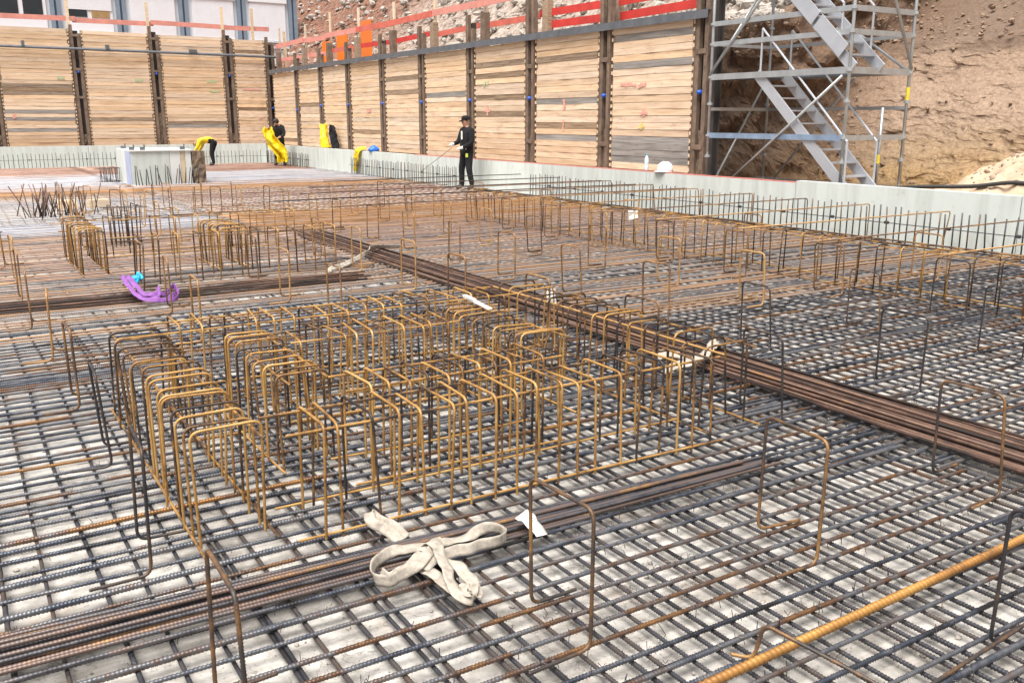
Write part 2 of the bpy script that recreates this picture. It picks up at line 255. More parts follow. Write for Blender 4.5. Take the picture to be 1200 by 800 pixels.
# ------------------------------------------------------------ mesh helpers
class MB:
    def __init__(s): s.V = []; s.F = []; s.n = 0
    def add(s, V, F):
        s.V += [tuple(map(float, v)) for v in V]; s.F += [tuple(int(i) + s.n for i in f) for f in F]; s.n = len(s.V); return s
    def box(s, c, d, rz=0, rx=0, ry=0):
        m = Matrix.Rotation(rz, 3, 'Z') @ Matrix.Rotation(ry, 3, 'Y') @ Matrix.Rotation(rx, 3, 'X'); c = Vector(c)
        V = [c + m @ Vector((sx * d[0] / 2, sy * d[1] / 2, sz * d[2] / 2)) for sx in (-1, 1) for sy in (-1, 1) for sz in (-1, 1)]
        return s.add(V, [(0, 1, 3, 2), (4, 6, 7, 5), (0, 4, 5, 1), (2, 3, 7, 6), (0, 2, 6, 4), (1, 5, 7, 3)])
    def beam(s, a, b, w, h):
        """rectangular bar from a to b; w across, h upward"""
        a, b = Vector(a), Vector(b); t = (b - a).normalized(); side = t.cross(Vector((0, 0, 1)))
        side = Vector((1, 0, 0)) if side.length < 1e-4 else side.normalized(); up = side.cross(t)
        V = [p + side * (sx * w / 2) + up * (sz * h / 2) for p in (a, b) for sx in (-1, 1) for sz in (-1, 1)]
        return s.add(V, [(0, 1, 3, 2), (4, 6, 7, 5), (0, 4, 5, 1), (2, 3, 7, 6), (0, 2, 6, 4), (1, 5, 7, 3)])
    def tube(s, P, r, sides=8, **k):
        V, F = sweep(np.array(P, float), r, sides, **k); return s.add(V, F)
    def build(s, name, mat, parent=None, loc=(0, 0, 0), rot=(0, 0, 0), smooth=False):
        return obj(name, mesh(name, s.V, s.F, mat, smooth), parent, loc, rot)
def mesh(name, V, F, mat, smooth=False):
    me = bpy.data.meshes.new(name)
    V = V.tolist() if hasattr(V, 'tolist') else V; F = F.tolist() if hasattr(F, 'tolist') else F
    me.from_pydata(V, [], F); me.update()
    if mat is not None: me.materials.append(M[mat] if isinstance(mat, str) else mat)
    if smooth: me.shade_smooth()
    return me
def obj(name, me, parent=None, loc=(0, 0, 0), rot=(0, 0, 0), scale=None):
    o = bpy.data.objects.new(name, me); col.objects.link(o); o.location = loc; o.rotation_euler = rot
    if scale: o.scale = scale
    if parent: o.parent = parent
    return o
def tag(o, label, cat=None, group=None, kind=None):
    if label: o['label'] = label
    if cat: o['category'] = cat
    if group: o['group'] = group
    if kind: o['kind'] = kind
    return o
def thing(name, label, cat, loc=(0, 0, 0), rz=0, group=None):
    return tag(obj(name, None, None, loc, (0, 0, rz)), label, cat, group)
def struct(o): o['kind'] = 'structure'; return o
def copy_parts(src, dst):
    for ch in list(src.children):
        c = ch.copy(); col.objects.link(c); c.parent = dst
        for g in list(ch.children):
            d = g.copy(); col.objects.link(d); d.parent = c
def sweep(P, r, sides=8, rib=0., pitch=.012, flat=None):
    """tube along a dense path with parallel-transport frames; rib > 0 adds slanted ribs on two opposite faces"""
    n = len(P); T = np.gradient(P, axis=0); T /= np.linalg.norm(T, axis=1)[:, None] + 1e-12
    u = np.cross(T[0], (0, 0, 1.)); u = np.array((1., 0, 0)) if np.linalg.norm(u) < 1e-3 else u / np.linalg.norm(u)
    th = np.arange(sides) * 2 * np.pi / sides
    sarc = np.concatenate([[0], np.cumsum(np.linalg.norm(np.diff(P, axis=0), axis=1))])
    V = np.empty((n, sides, 3))
    rr = np.broadcast_to(np.asarray(r, float), (n,)) if np.ndim(r) else np.full(n, float(r))
    for i in range(n):
        u = u - T[i] * (u @ T[i]); u /= np.linalg.norm(u); v = np.cross(T[i], u)
        k = np.full(sides, rr[i])
        if rib:
            sd = np.where(np.sin(th) >= 0, 1., -1.)
            w = np.maximum(0, np.cos(2 * np.pi * sarc[i] / pitch + sd * th * 2.0)); k = k * (1 + rib * (w * 1.5 - .35) * np.abs(np.sin(th)) ** .5)
        V[i] = P[i] + np.outer(np.cos(th) * k, u) + np.outer(np.sin(th) * k, v)
    V = V.reshape(-1, 3)
    i, j = np.meshgrid(np.arange(n - 1), np.arange(sides), indexing='ij'); j2 = (j + 1) % sides
    F = np.stack([i * sides + j, i * sides + j2, (i + 1) * sides + j2, (i + 1) * sides + j], -1).reshape(-1, 4).tolist()
    F += [tuple(range(sides - 1, -1, -1)), tuple(range((n - 1) * sides, n * sides))]
    return V, F
def fillet(pts, rad, step=.0, seg=5):
    """polyline with rounded corners, resampled every `step`"""
    pts = [Vector(p) for p in pts]; out = [pts[0]]
    for a, b, c in zip(pts, pts[1:], pts[2:]):
        d1 = (a - b).normalized(); d2 = (c - b).normalized(); q = min(rad, (a - b).length * .45, (c - b).length * .45)
        p0, p1 = b + d1 * q, b + d2 * q
        for k in range(seg + 1):
            t = k / seg; out.append(p0 * (1 - t) ** 2 + b * 2 * t * (1 - t) + p1 * t * t)
    out.append(pts[-1]); P = np.array(out)
    if step: P = resample(P, step)
    return P
def resample(P, step):
    P = np.array(P, float); s = np.concatenate([[0], np.cumsum(np.linalg.norm(np.diff(P, axis=0), axis=1))])
    n = max(2, int(s[-1] / step) + 1); q = np.linspace(0, s[-1], n)
    return np.stack([np.interp(q, s, P[:, k]) for k in range(3)], -1)
def spline(pts, per=10):
    P = [Vector(p) for p in pts]; P = [P[0] * 2 - P[1]] + P + [P[-1] * 2 - P[-2]]; out = []
    for a, b, c, d in zip(P, P[1:], P[2:], P[3:]):
        for k in range(per):
            t = k / per; out.append(.5 * ((2 * b) + (c - a) * t + (2 * a - 5 * b + 4 * c - d) * t * t + (3 * b - a - 3 * c + d) * t ** 3))
    out.append(P[-2]); return np.array(out)
def straight_bar(length, r, sides, rib, step, wav, seed, pitch=.012):
    n = max(int(length / step), 8); x = np.linspace(0, length, n); rs = np.random.RandomState(seed)
    y = sum(wav / k * np.sin(x / length * 2 * np.pi * k * rs.uniform(.6, 1.2) + rs.uniform(0, 6)) for k in (1, 2, 3)); z = .15 * sum(wav / k * np.sin(x * 2.1 * k + rs.uniform(0, 6)) for k in (1, 2))
    return sweep(np.stack([x, y - y.mean(), z - z.mean()], -1), r, sides, rib, pitch)

# ------------------------------------------------------------ the ground
struct(MB().add([(-300, -300, -.25), (300, -300, -.25), (300, 300, -.25), (-300, 300, -.25)], [(0, 1, 2, 3)]).build('ground', 'earth'))
def grid(nx, ny, f):
    V = [f(i / nx, j / ny) for j in range(ny + 1) for i in range(nx + 1)]
    F = [(j * (nx + 1) + i, j * (nx + 1) + i + 1, (j + 1) * (nx + 1) + i + 1, (j + 1) * (nx + 1) + i) for j in range(ny) for i in range(nx)]
    return V, F
def slab_pt(u, v):
    x = -9 + 20.6 * u; y = -6 + 44.1 * v
    return (x, y, .006 * noise.noise((x * .8, y * .8, 3)))
V, F = grid(120, 200, slab_pt); slab = struct(obj('blinding_slab', mesh('blinding_slab', V, F, 'concrete', True)))
# earth: cut bank on the right, level strip and rubble hillside behind the plank wall
P1 = [(12.22, -.2), (12.24, 1.8), (12.26, 3.5), (13.3, 3.58), (14.4, 3.75), (16.2, 5.9), (18.5, 8.6), (24, 13), (60, 24)]
P2 = [(11.75, .1), (13.4, .3), (14.95, .38), (15.25, .95), (15.75, 1.9), (16.7, 3.25), (17.7, 3.75), (21, 6.6), (60, 22)]
def prof(P, t):
    k = t * (len(P) - 1); i = min(int(k), len(P) - 2); f = k - i
    return P[i][0] * (1 - f) + P[i + 1][0] * f, P[i][1] * (1 - f) + P[i + 1][1] * f
def sm(a, b, x): t = min(1, max(0, (x - a) / (b - a))); return t * t * (3 - 2 * t)
def hill(u, v):
    y = -2 + 14.55 * (v / .38) if v < .38 else 12.55 + .55 * ((v - .38) / .2) if v < .58 else 13.1 + 1.9 * ((v - .58) / .07) if v < .65 else 15 + 50 * ((v - .65) / .35) ** 1.5
    t = u * .78 / .82 if u < .82 else .78 + .219 * ((u - .82) / .18)
    w = sm(12.66 + .16 * noise.noise((u * 9, 1, 7)), 13.0, y)
    a = prof(P1, t); b = prof(P2, t); x = a[0] * w + b[0] * (1 - w); z = a[1] * w + b[1] * (1 - w)
    q = Vector((x, y, z)); am = .30 if w > .5 else .17
    if w > .9: am *= sm(.36, .52, t)
    elif t < .24: am *= .3
    gully = noise.noise((y * 1.1 - z * .8, z * .35, 4)) * .16 * (w < .5) * sm(.26, .4, t)
    d = am * (noise.fractal(q * 1.1, .75, 2.1, 8) + .3 * noise.ridged_multi_fractal(q * .8, 1, 2, 4, 1, 2) - .4) + gully
    d += .028 * noise.fractal(Vector((x * 2, y * 1.2, z * 7)), .8, 2, 5) * (am > .1)
    edge = 4 * w * (1 - w)
    return (x + d * .75, y + .10 * noise.noise(q * 3) * (am > .05) + edge * (.30 * noise.fractal(q * 1.5, .8, 2, 6) + .06 + .55 * sm(2.6, 1.9, z) * sm(.2, .6, z)), z + d * .5)
V, F = grid(250, 420, hill); hillside = struct(obj('hillside', mesh('hillside', V, F, 'earth', False)))
ug = MB().add([(-60, 38.75, 4.42), (12.26, 38.75, 4.42), (12.26, 120, 4.42), (-60, 120, 4.42), (-60, 38.75, -.3), (12.26, 38.75, -.3)], [(0, 1, 2, 3), (4, 5, 1, 0)])
struct(ug.build('upper_ground', 'earth'))
def heap(u, v):
    a = v * 2 * math.pi; r = u; x = 13.35 + r * 1.75 * math.cos(a); y = 7.0 + r * 2.5 * math.sin(a)
    z = .2 + 1.22 * max(0, 1 - r ** 1.3) + .12 * noise.fractal(Vector((x, y, 0)) * 1.8, .7, 2, 7)
    return (x, y, z)
V, F = grid(60, 110, heap); heapv = [Vector(v) for v in V if (v[0] - 13.35) ** 2 + (v[1] - 7) ** 2 < 3.5]; tag(obj('sand_heap', mesh('sand_heap', V, F, 'sand', True)), 'pale sand heap spilling behind the grey-green upstand at far right', 'sand heap')

# ------------------------------------------------------------ reinforcement mats
def zone(x, y):
    if y < (8.2 if x < 4.3 else 6.0): return 'steel'
    if x < 4.3:
        if y < 10.5: return 'mixed'
        if y < 15.5: return 'mauve'
        if y < 22: return 'pale_mat'
        if y < 25.5: return 'orange_mat'
        if y < 31.5: return 'pale_mat'
        return 'red_mat'
    if y < 10.5: return 'mixed'
    if y < 14.5: return 'mauve'
    if y < 18.5: return 'orange_mat'
    if y < 22.5: return 'red_mat'
    if y < 25.5: return 'orange_mat'
    if y < 31.5: return 'pale_mat'
    return 'red_mat'
XB = [mesh('cross_bar', *straight_bar(7.3, .0088, 8, .30, .0040, .011, 11 + k, .0132), None, True) for k in range(3)]
XF = [mesh('cross_bar_plain', *straight_bar(7.3, .0090, 6, 0, .3, .014, 31 + k), None, True) for k in range(4)]
YB = [mesh('long_bar', *straight_bar(8.6, .0080, 8, .28, .0040, .013, 51 + k, .0125), None, True) for k in range(3)]
YF = [mesh('long_bar_plain', *straight_bar(9.6, .0082, 6, 0, .3, .016, 71 + k), None, True) for k in range(4)]
for me in XB + XF + YB + YF: me.materials.append(M['steel'])
def linked_mat(o, m):
    o.material_slots[0].link = 'OBJECT'; o.material_slots[0].material = M[m]
rows = []          # (y, x0)
y = .35
while y < 37.2:
    rows.append(y)
    near = y < 17 or y > 23.5
    if y < 12 and random.random() < .14: rows.append(y + random.uniform(.02, .035))
    y += (.108 if y < 17 else (.30 if y < 23.5 else .115)) * random.uniform(.86, 1.14)
mat_left = thing('bar_mat', 'upper layer of ribbed steel bars left of the long diagonal bundle, running left to right', 'bar mat', group='bars of the slab mesh')
mat_right = thing('bar_mat', 'upper layer of ribbed steel bars right of the long diagonal bundle, reaching the pale upstand', 'bar mat', group='bars of the slab mesh')
def stuff_bars(name, spec, parent, mat):
    """spec: list of (mesh, matrix, scale) joined into one"""
    allV, allF, n = [], [], 0
    for me, mt in spec:
        v = np.empty(len(me.vertices) * 3); me.vertices.foreach_get('co', v); v = v.reshape(-1, 3)
        mt = np.array(mt); v = v @ mt[:3, :3].T + mt[:3, 3]; allV += v.tolist()
        allF += [tuple(i + n for i in p.vertices) for p in me.polygons]; n += len(v)
    o = obj(name, mesh(name, allV, allF, mat, True), parent); o['kind'] = 'stuff'; return o
ind = {mat_left.name: 0, mat_right.name: 0}; rest = {}
for k, y in enumerate(rows):
    for side, parent in ((0, mat_left), (1, mat_right)):
        if side == 0: x0 = 4.23 - 7.3 + random.gauss(0, .05) - (0 if y < 14 else 0)
        else: x0 = 4.22 + random.gauss(0, .06) - (random.random() < .3) * .5
        yy = y + random.gauss(0, .007) + (side * .05)
        rz = random.gauss(0, .0022)
        big = .9 + .35 * (random.random() < .22) + random.uniform(-.06, .1)
        z = .052 + random.uniform(0, .005)
        m = zone(0 if side == 0 else 7, y + random.gauss(0, .5))
        # in places bars lie doubled over the laps
        if ind[parent.name] < 150 or y < 16.2:
            me = XB[(k + side) % 3] if y < 9 else XF[(k + side) % 4]
            o = obj('bar', me, parent, (x0, yy, z), (random.uniform(-.25, .25), random.gauss(0, .0006), rz), (1, big, big)); ind[parent.name] += 1
            linked_mat(o, m)
        else:
            mt = Matrix.Translation((x0, yy, z)) @ Matrix.Rotation(rz, 4, 'Z') @ Matrix.Diagonal((1, big * 1.02, big * 1.02, 1))
            rest.setdefault((parent.name, m), []).append((XF[k % 4], mt))
    # far side strip beyond the right bars' reach is covered by the same 7.3 m bars
for (pn, m), spec in rest.items(): stuff_bars('far_bars', spec, bpy.data.objects[pn], m)
mat_long = thing('bar_mat', 'lower layer of steel bars running away from the camera under the cross bars', 'bar mat', group='bars of the slab mesh')
xs = []
x = -3.0
while x < 11.35:
    if x < .55: st = .145
    elif x < 1.6: st = random.choice((.035, .125, .13))
    elif x < 4.3: st = random.choice((.065, .085, .1, .1))
    else: st = .105
    xs.append(x); x += st * random.uniform(.9, 1.1)
rest = {}; n_ind = 0
for k, x in enumerate(xs):
    for s, (y0, ln) in enumerate(((.2, 8.6), (8.75, 9.6), (18.3, 9.6), (27.7, 9.6))):
        if s and x > .6 and x < 4.3 and k % 2: continue
        if s == 2 and k % 2: continue
        if s and x < .03 * y0 - 1.2: continue
        y00 = y0 + random.gauss(0, .12); me = YB[k % 3] if s == 0 else YF[(k + s) % 4]
        rz = R(90) + random.gauss(0, .003); z = .033 + random.uniform(0, .003); big = random.uniform(.88, 1.15)
        m = 'steel_low' if s == 0 else zone(x, y0 + 4)
        if s <= 1 and x > -1.5:
            o = obj('bar', me, mat_long, (x, y00, z), (random.uniform(-.3, .3), 0, rz), (1, big, big)); linked_mat(o, m); n_ind += 1
        else:
            mt = Matrix.Translation((x, y00, z)) @ Matrix.Rotation(rz, 4, 'Z') @ Matrix.Diagonal((1, big, big, 1)); rest.setdefault(m, []).append((me, mt))
for m, spec in rest.items():
    spec = [(YF[0] if len(me.vertices) > 2000 else me, mt) for me, mt in spec]; stuff_bars('far_bars', spec, mat_long, m)

# ------------------------------------------------------------ stools: single bent bars holding up the future top mat
def stool_mesh(h, w, fl, fr, lean, seed):
    rs = np.random.RandomState(seed); j = lambda s: rs.normal(0, s)
    pts = [(fl + j(.02), w / 2 + j(.01), .068), (0, w / 2, .068), (lean + j(.006), w / 2 + j(.012), h), (lean + j(.006), -w / 2 + j(.012), h), (0, -w / 2, .068), (-fr + j(.02), -w / 2 + j(.01), .07)]
    return mesh('stool_bar', *sweep(fillet(pts, .045, .0038), .0065, 8, .22, .0105), 'stool', True)
ST = [stool_mesh(.545 + .012 * (k % 3), .335, .2, .22, .012 * (k % 3 - 1), 5 + k) for k in range(5)]
STF = []
for k in range(3):
    pts = [(.2, .165, .068), (0, .165, .068), (.01 * (k - 1), .165, .55), (.01 * (k - 1), -.165, .55), (0, -.165, .068), (-.2, -.165, .068)]
    STF.append(mesh('stool_bar_plain', *sweep(fillet(pts, .045, 0, 3), .0085, 6), 'stool_far', True))
ords = ['front', 'second', 'third', 'fourth', 'fifth', 'sixth', 'seventh', 'eighth', 'ninth', 'tenth', 'eleventh', 'twelfth', 'thirteenth', 'fourteenth', 'fifteenth', 'sixteenth']
SX = [.52, 1.62, 2.73, 3.93, 5.17, 6.40, 7.45, 9.0]
SY = [1.25, 2.32, 3.58, 4.78, 6.0, 7.28, 8.5, 9.78, 11.0, 12.2, 13.4, 14.6, 15.8, 17.0]
colname = ['the leftmost row', 'second row from the left', 'third row from the left', 'row just left of diagonal bundle', 'first row right of diagonal bundle', 'second row right of diagonal bundle', 'row just left of edge cage', 'row right of edge cage']
for cx, X in enumerate(SX):
    n = 0
    for cy, Y in enumerate(SY):
        if cx in (1, 2) and 2.9 < Y < 6.2: continue
        if cx in (1, 2) and 10.4 < Y < 12.6: continue
        if cx == 0 and Y < 2: continue
        if cx == 1 and Y < 2: continue
        if cx == 3 and Y < 2: continue
        if cx == 4 and Y < 3: continue
        if cx == 5 and Y < 3: continue
        if cx == 6 and Y < 4: continue
        if cx == 7 and (Y < 6 or cy % 2): continue
        if cx == 3 and 12 < Y: continue
        jx, jy = random.gauss(0, .025), random.gauss(0, .03)
        me = ST[(cx * 3 + cy) % 5] if Y < 5.5 else STF[(cx + cy) % 3]
        if cx == 2 and Y < 2: jx, jy = .03, .045
        rz = random.gauss(0, .05); lean = random.gauss(0, .02)
        if cx == 2 and Y < 2: rz = lean = 0
        z = 0.
        o = obj('bar_stool', me, None, (X + jx, Y + jy, z), (lean * .5, lean, rz))
        where = 'nearest' if n == 0 else ords[n] + ' from the camera'
        tag(o, f'inverted-U bar stool, {where} in {colname[cx]}', 'bar stool', 'single bar stools on the mesh'); n += 1
# the low stool lying in the near right corner, under the yellow bar
pts = [(1.55, -.02, .075), (.02, -.06, .075), (.0, -.05, .20), (-.30, .35, .20), (-.33, .37, .075), (-.6, .36, .075)]
P = fillet([(1.98, 1.86, .075), (2.02, 1.80, .078), (2.035, 1.78, .205), (2.13, 1.42, .16), (2.15, 1.40, .078), (3.1, 1.47, .075)], .03, .0042)
tag(obj('bar_stool', mesh('low_stool_bar', *sweep(P, .0065, 8, .22, .0105), 'stool', True)), 'low tipped rusty bar stool under the thick orange bar in near right corner', 'bar stool', 'single bar stools on the mesh')

# ------------------------------------------------------------ stirrup cages
def stirrup_mesh(w, h, seed, ribbed=True):
    rs = np.random.RandomState(seed); j = lambda s: rs.normal(0, s)
    pts = [(-w / 2 + j(.008), j(.008), .058), (-w / 2 + j(.006), j(.01), h), (w / 2 + j(.006), j(.01), h + j(.004)), (w / 2 + j(.008), j(.008), .058)]
    if ribbed: return mesh('stirrup', *sweep(fillet(pts, .045, .0038), .0061, 8, .22, .010), 'gold', True)
    return mesh('stirrup_plain', *sweep(fillet(pts, .045, 0, 3), .0076, 6), 'gold', True)
SM = {}
def cage(label, x0, x1, y0, y1, axis, n, ribbed=True, h=.55, group='stirrup cages', mat=None):
    """axis 'y': stirrups in the xz plane lined up along y; axis 'x': the other way"""
    w = (x1 - x0) if axis == 'y' else (y1 - y0); key = (round(w, 2), ribbed, round(h, 2))
    if key not in SM: SM[key] = [stirrup_mesh(w, h, 90 + k + len(SM) * 7, ribbed) for k in range(3)]
    t = thing('stirrup_cage', label, 'rebar cage', ((x0 + x1) / 2, (y0 + y1) / 2, 0), 0, group)
    a0, a1 = ((y0, y1) if axis == 'y' else (x0, x1)); half = (a1 - a0) / 2
    for k in range(n):
        p = -half + (a1 - a0) * (k + .5) / n + random.gauss(0, .013)
        rz = random.gauss(0, .035) + (0 if axis == 'y' else R(90)) + (R(180) if random.random() < .5 else 0)
        loc = (random.gauss(0, .006), p, random.gauss(0, .004)) if axis == 'y' else (p, random.gauss(0, .006), random.gauss(0, .004))
        o = obj('stirrup', random.choice(SM[key]), t, loc, (random.gauss(0, .014), random.gauss(0, .014), rz), (1, 1, random.uniform(.97, 1.03)))
        if mat: linked_mat(o, mat)
    hw = w / 2 - .018
    for sx in (-1, 1):
        for zz, hw2 in ((h - .022, hw - .012), (.082, hw + .03)):
            L0, L1 = -half - random.uniform(.02, .1), half + random.uniform(.02, .1)
            a = [(sx * hw2, L0, zz + random.gauss(0, .004)), (sx * hw2 + random.gauss(0, .005), 0, zz), (sx * hw2, L1, zz + random.gauss(0, .004))]
            if axis == 'x': a = [(q[1], q[0], q[2]) for q in a]
            P = resample(spline(a, 6), .0045 if ribbed else .3)
            o = obj('tie_bar', mesh('tie_bar', *sweep(P, .0061, 8 if ribbed else 6, .14 if ribbed else 0, .010), mat or 'gold', True), t)
    return t
cage('long stirrup cage forming the left side of the near cage square', .71, .99, 3.50, 5.64, 'y', 18)
cage('short stirrup cage inside the near cage square, left of the open middle', 1.26, 1.52, 4.17, 5.22, 'y', 12)
cage('short stirrup cage inside the near cage square, right of the open middle', 2.69, 2.99, 4.17, 5.30, 'y', 12)
cage('long stirrup cage on the right of the near cage square beside the diagonal bundle', 3.42, 3.75, 3.50, 5.78, 'y', 18)
cage('row of stirrups forming the far side of the near cage square', 1.04, 3.38, 5.49, 5.86, 'x', 20)
cage('row of stirrups just behind the open middle of the near cage square', 1.60, 2.60, 4.85, 5.20, 'x', 10)
cage('row of stirrups just in front of the open middle of near cage square', 1.55, 2.62, 3.82, 4.15, 'x', 11)
cage('row of stirrups forming the front side of the near cage square', 1.10, 3.36, 3.37, 3.71, 'x', 19)
cage('stirrup cage on the left of the far cage group behind the purple sling', 1.22, 1.48, 10.95, 12.75, 'y', 13, False, group='far stirrup cages')
cage('dense stirrup cage on the right of the far cage group', 2.62, 2.93, 10.6, 11.62, 'y', 11, False, group='far stirrup cages')
cage('sparse front row of stirrups in the far cage group', 1.55, 3.9, 10.1, 10.45, 'x', 11, False, group='far stirrup cages')
cage('back row of stirrups in the far cage group', 1.6, 4.2, 12.3, 12.65, 'x', 10, False, group='far stirrup cages')
c = cage('long orange edge cage running beside the pale upstand on the right', 7.84, 8.20, 2.6, 14.2, 'y', 46, False, .55, 'edge cages')
# a long bar tied on the edge cage, and the flat top rails
for k, (dx, z) in enumerate(((-.1, .565), (.02, .57), (.1, .566))):
    P = spline([(8.02 + dx + random.gauss(0, .03), yy, z + random.gauss(0, .006)) for yy in (2.3, 4.5, 6.8, 9, 11.5, 14.4)], 8)
    tag(obj('top_rail_bar', mesh('top_rail_bar', *sweep(P, .0085, 6), 'gold', True)), ('left-hand', 'middle', 'right-hand')[k] + ' of the three long orange bars lying on the edge cage', 'steel bar', 'bars on the edge cage')
# hooked bars from the edge cage to the upstand
for k, Y in enumerate((4.9, 6.12, 7.33, 8.52, 9.63, 10.79, 12.0, 13.2, 14.5)):
    P = fillet([(7.4 + random.uniform(-.3, .5), Y - .05, .578), (11.28, Y + random.gauss(0, .05), .575), (11.3, Y, .09)], .05, 0, 4)
    tag(obj('hooked_bar', mesh('hooked_bar', *sweep(P, .0085, 6), 'stool_far', True)), f'hooked rusty bar from the orange edge cage to the upstand, {"nearest" if k == 0 else ords[k] + " from the camera"}', 'steel bar', 'hooked bars at the upstand')
# long support bars lying across stools further back
for k, (X0, X1, Y) in enumerate(((4.6, 11.2, 12.25), (4.2, 11.1, 13.5), (5.0, 11.2, 14.7), (5.6, 11.1, 16.0), (6.4, 11.0, 17.4))):
    P = spline([(X0, Y, .565), ((X0 + X1) / 2, Y + random.gauss(0, .04), .572), (X1, Y + .03, .566)], 6)
    tag(obj('support_bar', mesh('support_bar', *sweep(P, .0095, 6), 'bundle', True)), f'long brown bar laid across the stools at mid distance, {"nearest" if k == 0 else ords[k] + " from the camera"}', 'steel bar', 'support bars across stools')

# ------------------------------------------------------------ bundles of loose bars
def bundle(label, p0, p1, slots, mat, r=.0095, ribbed=True, spread=0., group='loose bar bundles'):
    """slots: (side offset, height, start trim, end trim) for each bar"""
    p0, p1 = Vector(p0), Vector(p1); ln = (p1 - p0).length; ang = math.atan2(p1.y - p0.y, p1.x - p0.x)
    t = thing('bar_bundle', label, 'bar bundle', p0, ang, group)
    for k, (o, h, a, b) in enumerate(slots):
        n = 10; xs_ = np.linspace(a, ln - b, n); ph = random.uniform(0, 6)
        P = np.stack([xs_, o * (1 + spread * (1 - xs_ / ln)) + .012 * np.sin(xs_ * .9 + ph), np.full(n, h) + .003 * np.sin(xs_ * 2 + ph)], -1)
        P = resample(spline(P.tolist(), 6), .0045 if ribbed else .35)
        ob = obj('bar', mesh('loose_bar', *sweep(P, r * random.uniform(.92, 1.1), 8 if ribbed else 6, .2 if ribbed else 0, .0135), mat, True), t)
    return t
bundle('bundle of ribbed bars in the foreground lying under the white sling', (-1.6, 3.13, 0), (3.42, 3.0, 0),
       [(.075, .073, 0, .02), (.055, .074, 0, .1), (.028, .073, 0, 0), (.004, .074, 0, .05), (-.03, .073, 0, .15), (-.055, .075, 0, 0), (-.078, .073, 0, 1.2), (.042, .091, .2, .06), (.016, .092, 0, .2), (-.042, .092, .1, .12), (-.11, .074, 0, 2.6)], 'bundle_front', .0085, spread=.7)
bundle('long brown bundle of bars crossing the mesh diagonally', (4.47, -1.0, 0), (4.62, 13.7, 0),
       [(-.15 + .04 * k + random.gauss(0, .008), .074 + random.uniform(0, .003), random.uniform(0, .3), random.uniform(0, .7)) for k in range(8)] + [(-.23 + .0265 * k + random.gauss(0, .007), .093 + random.uniform(0, .004), random.uniform(0, .6), random.uniform(0, .9)) for k in range(18)] + [(-.19 + .047 * k + random.gauss(0, .014), .113, random.uniform(0, .5), random.uniform(0, 1.2)) for k in range(8)], 'bundle', .0098, False)
bundle('thin dark bundle of bars running left beside the purple sling', (-2.5, 9.38, 0), (3.95, 9.3, 0),
       [(-.2 + .06 * k + random.gauss(0, .01), .075 + .018 * (k % 2), 0, random.uniform(0, .5)) for k in range(8)], 'bundle', .0105, False)
P = resample([(1.45, 1.755, .088), (4.6, 1.85, .09)], .0045)
tag(obj('thick_bar', mesh('thick_bar', *sweep(P, .0135, 12, .34, .022), 'yellow_bar', True)), 'thick orange-yellow ribbed bar lying across the near right corner', 'steel bar')

# ------------------------------------------------------------ plank walls between steel piles
def plank_mesh(seed):
    rs = np.random.RandomState(seed); n = 7; V = []; F = []
    for i in range(n):
        x = -1.2 + 2.4 * i / (n - 1); a, b = .0608 + rs.normal(0, .0016), -.0608 + rs.normal(0, .0016); f = rs.normal(0, .003)
        V += [(x, -.025 + f, b), (x, -.025 + f, a), (x, .025, a), (x, .025, b)]
    for i in range(n - 1):
        for j in range(4): F.append((i * 4 + j, (i + 1) * 4 + j, (i + 1) * 4 + (j + 1) % 4, i * 4 + (j + 1) % 4))
    F += [(0, 1, 2, 3), tuple((n - 1) * 4 + j for j in (3, 2, 1, 0))]
    me = mesh('plank', V, F, 'plank'); return me
PL = [plank_mesh(k) for k in range(6)]
def plank_wall(name, label, origin, rz, posts, z0, ztops, half, special):
    """posts: positions along the local x axis; planks fill the bays; local -y is the visible side"""
    t = thing(name, label, 'plank wall', origin, rz)
    gaps = MB()
    for bidx, (a, b) in enumerate(zip(posts, posts[1:])):
        ztop = ztops[bidx]; mid = (a + b) / 2; ln = (b - a) - 2 * half - .1; n = int((ztop - z0) / .128); pitch = (ztop - z0) / n
        for k in range(n):
            z = z0 + pitch * (k + .5)
            o = obj('plank', PL[(k * 5 + bidx * 3) % 6], t, (mid + random.gauss(0, .012), .06 + random.gauss(0, .004), z + random.gauss(0, .0015)), (random.gauss(0, .014), random.gauss(0, .0016), 0), (ln / 2.4, 1, pitch / .128 * 1.0))
            sp = special.get((bidx, k))
            if sp is None and random.random() < .03: sp = random.choice(('plank_dark', 'raw_wood'))
            if sp: linked_mat(o, sp)
            for s in (-1, 1):
                if random.random() < .93: gaps.box((mid + s * (ln / 2 + .032), .045, z + random.gauss(0, .006)), (.036, .05, pitch * .5))
        for s in (-1, 1):
            MB().box((mid + s * (ln / 2 + .03), .09, (z0 + ztop) / 2), (.09, .03, ztop - z0)).build('edge_batten', 'old_wood', t)
    g = gaps.build('wedges', 'raw_wood', t); g['kind'] = 'stuff'
    return t
RY = [12.9, 15.77, 18.64, 21.5, 24.35, 27.1, 29.9, 32.5, 35.1, 38.2]
spR = {(0, 1): 'plank_grey', (0, 2): 'plank_grey', (0, 3): 'plank_grey', (0, 4): 'plank_grey', (0, 15): 'plank_grey', (0, 19): 'plank_grey', (1, 4): 'plank_grey', (1, 6): 'plank_dark', (1, 10): 'plank_grey', (1, 17): 'plank_dark', (2, 11): 'plank_dark', (2, 8): 'plank_dark', (2, 15): 'plank_dark', (3, 12): 'plank_grey', (4, 13): 'plank_dark'}
plank_wall('plank_wall', 'long plank wall between steel piles along the right side of the pit', (12.0, 0, 0), R(-90), [-v for v in reversed(RY)], .76, [3.53] * 9, .21, {(8 - a, b): m for (a, b), m in spR.items()})
BX = [-3.6, -.8, 2.02, 4.85, 7.6, 10.4, 12.1]
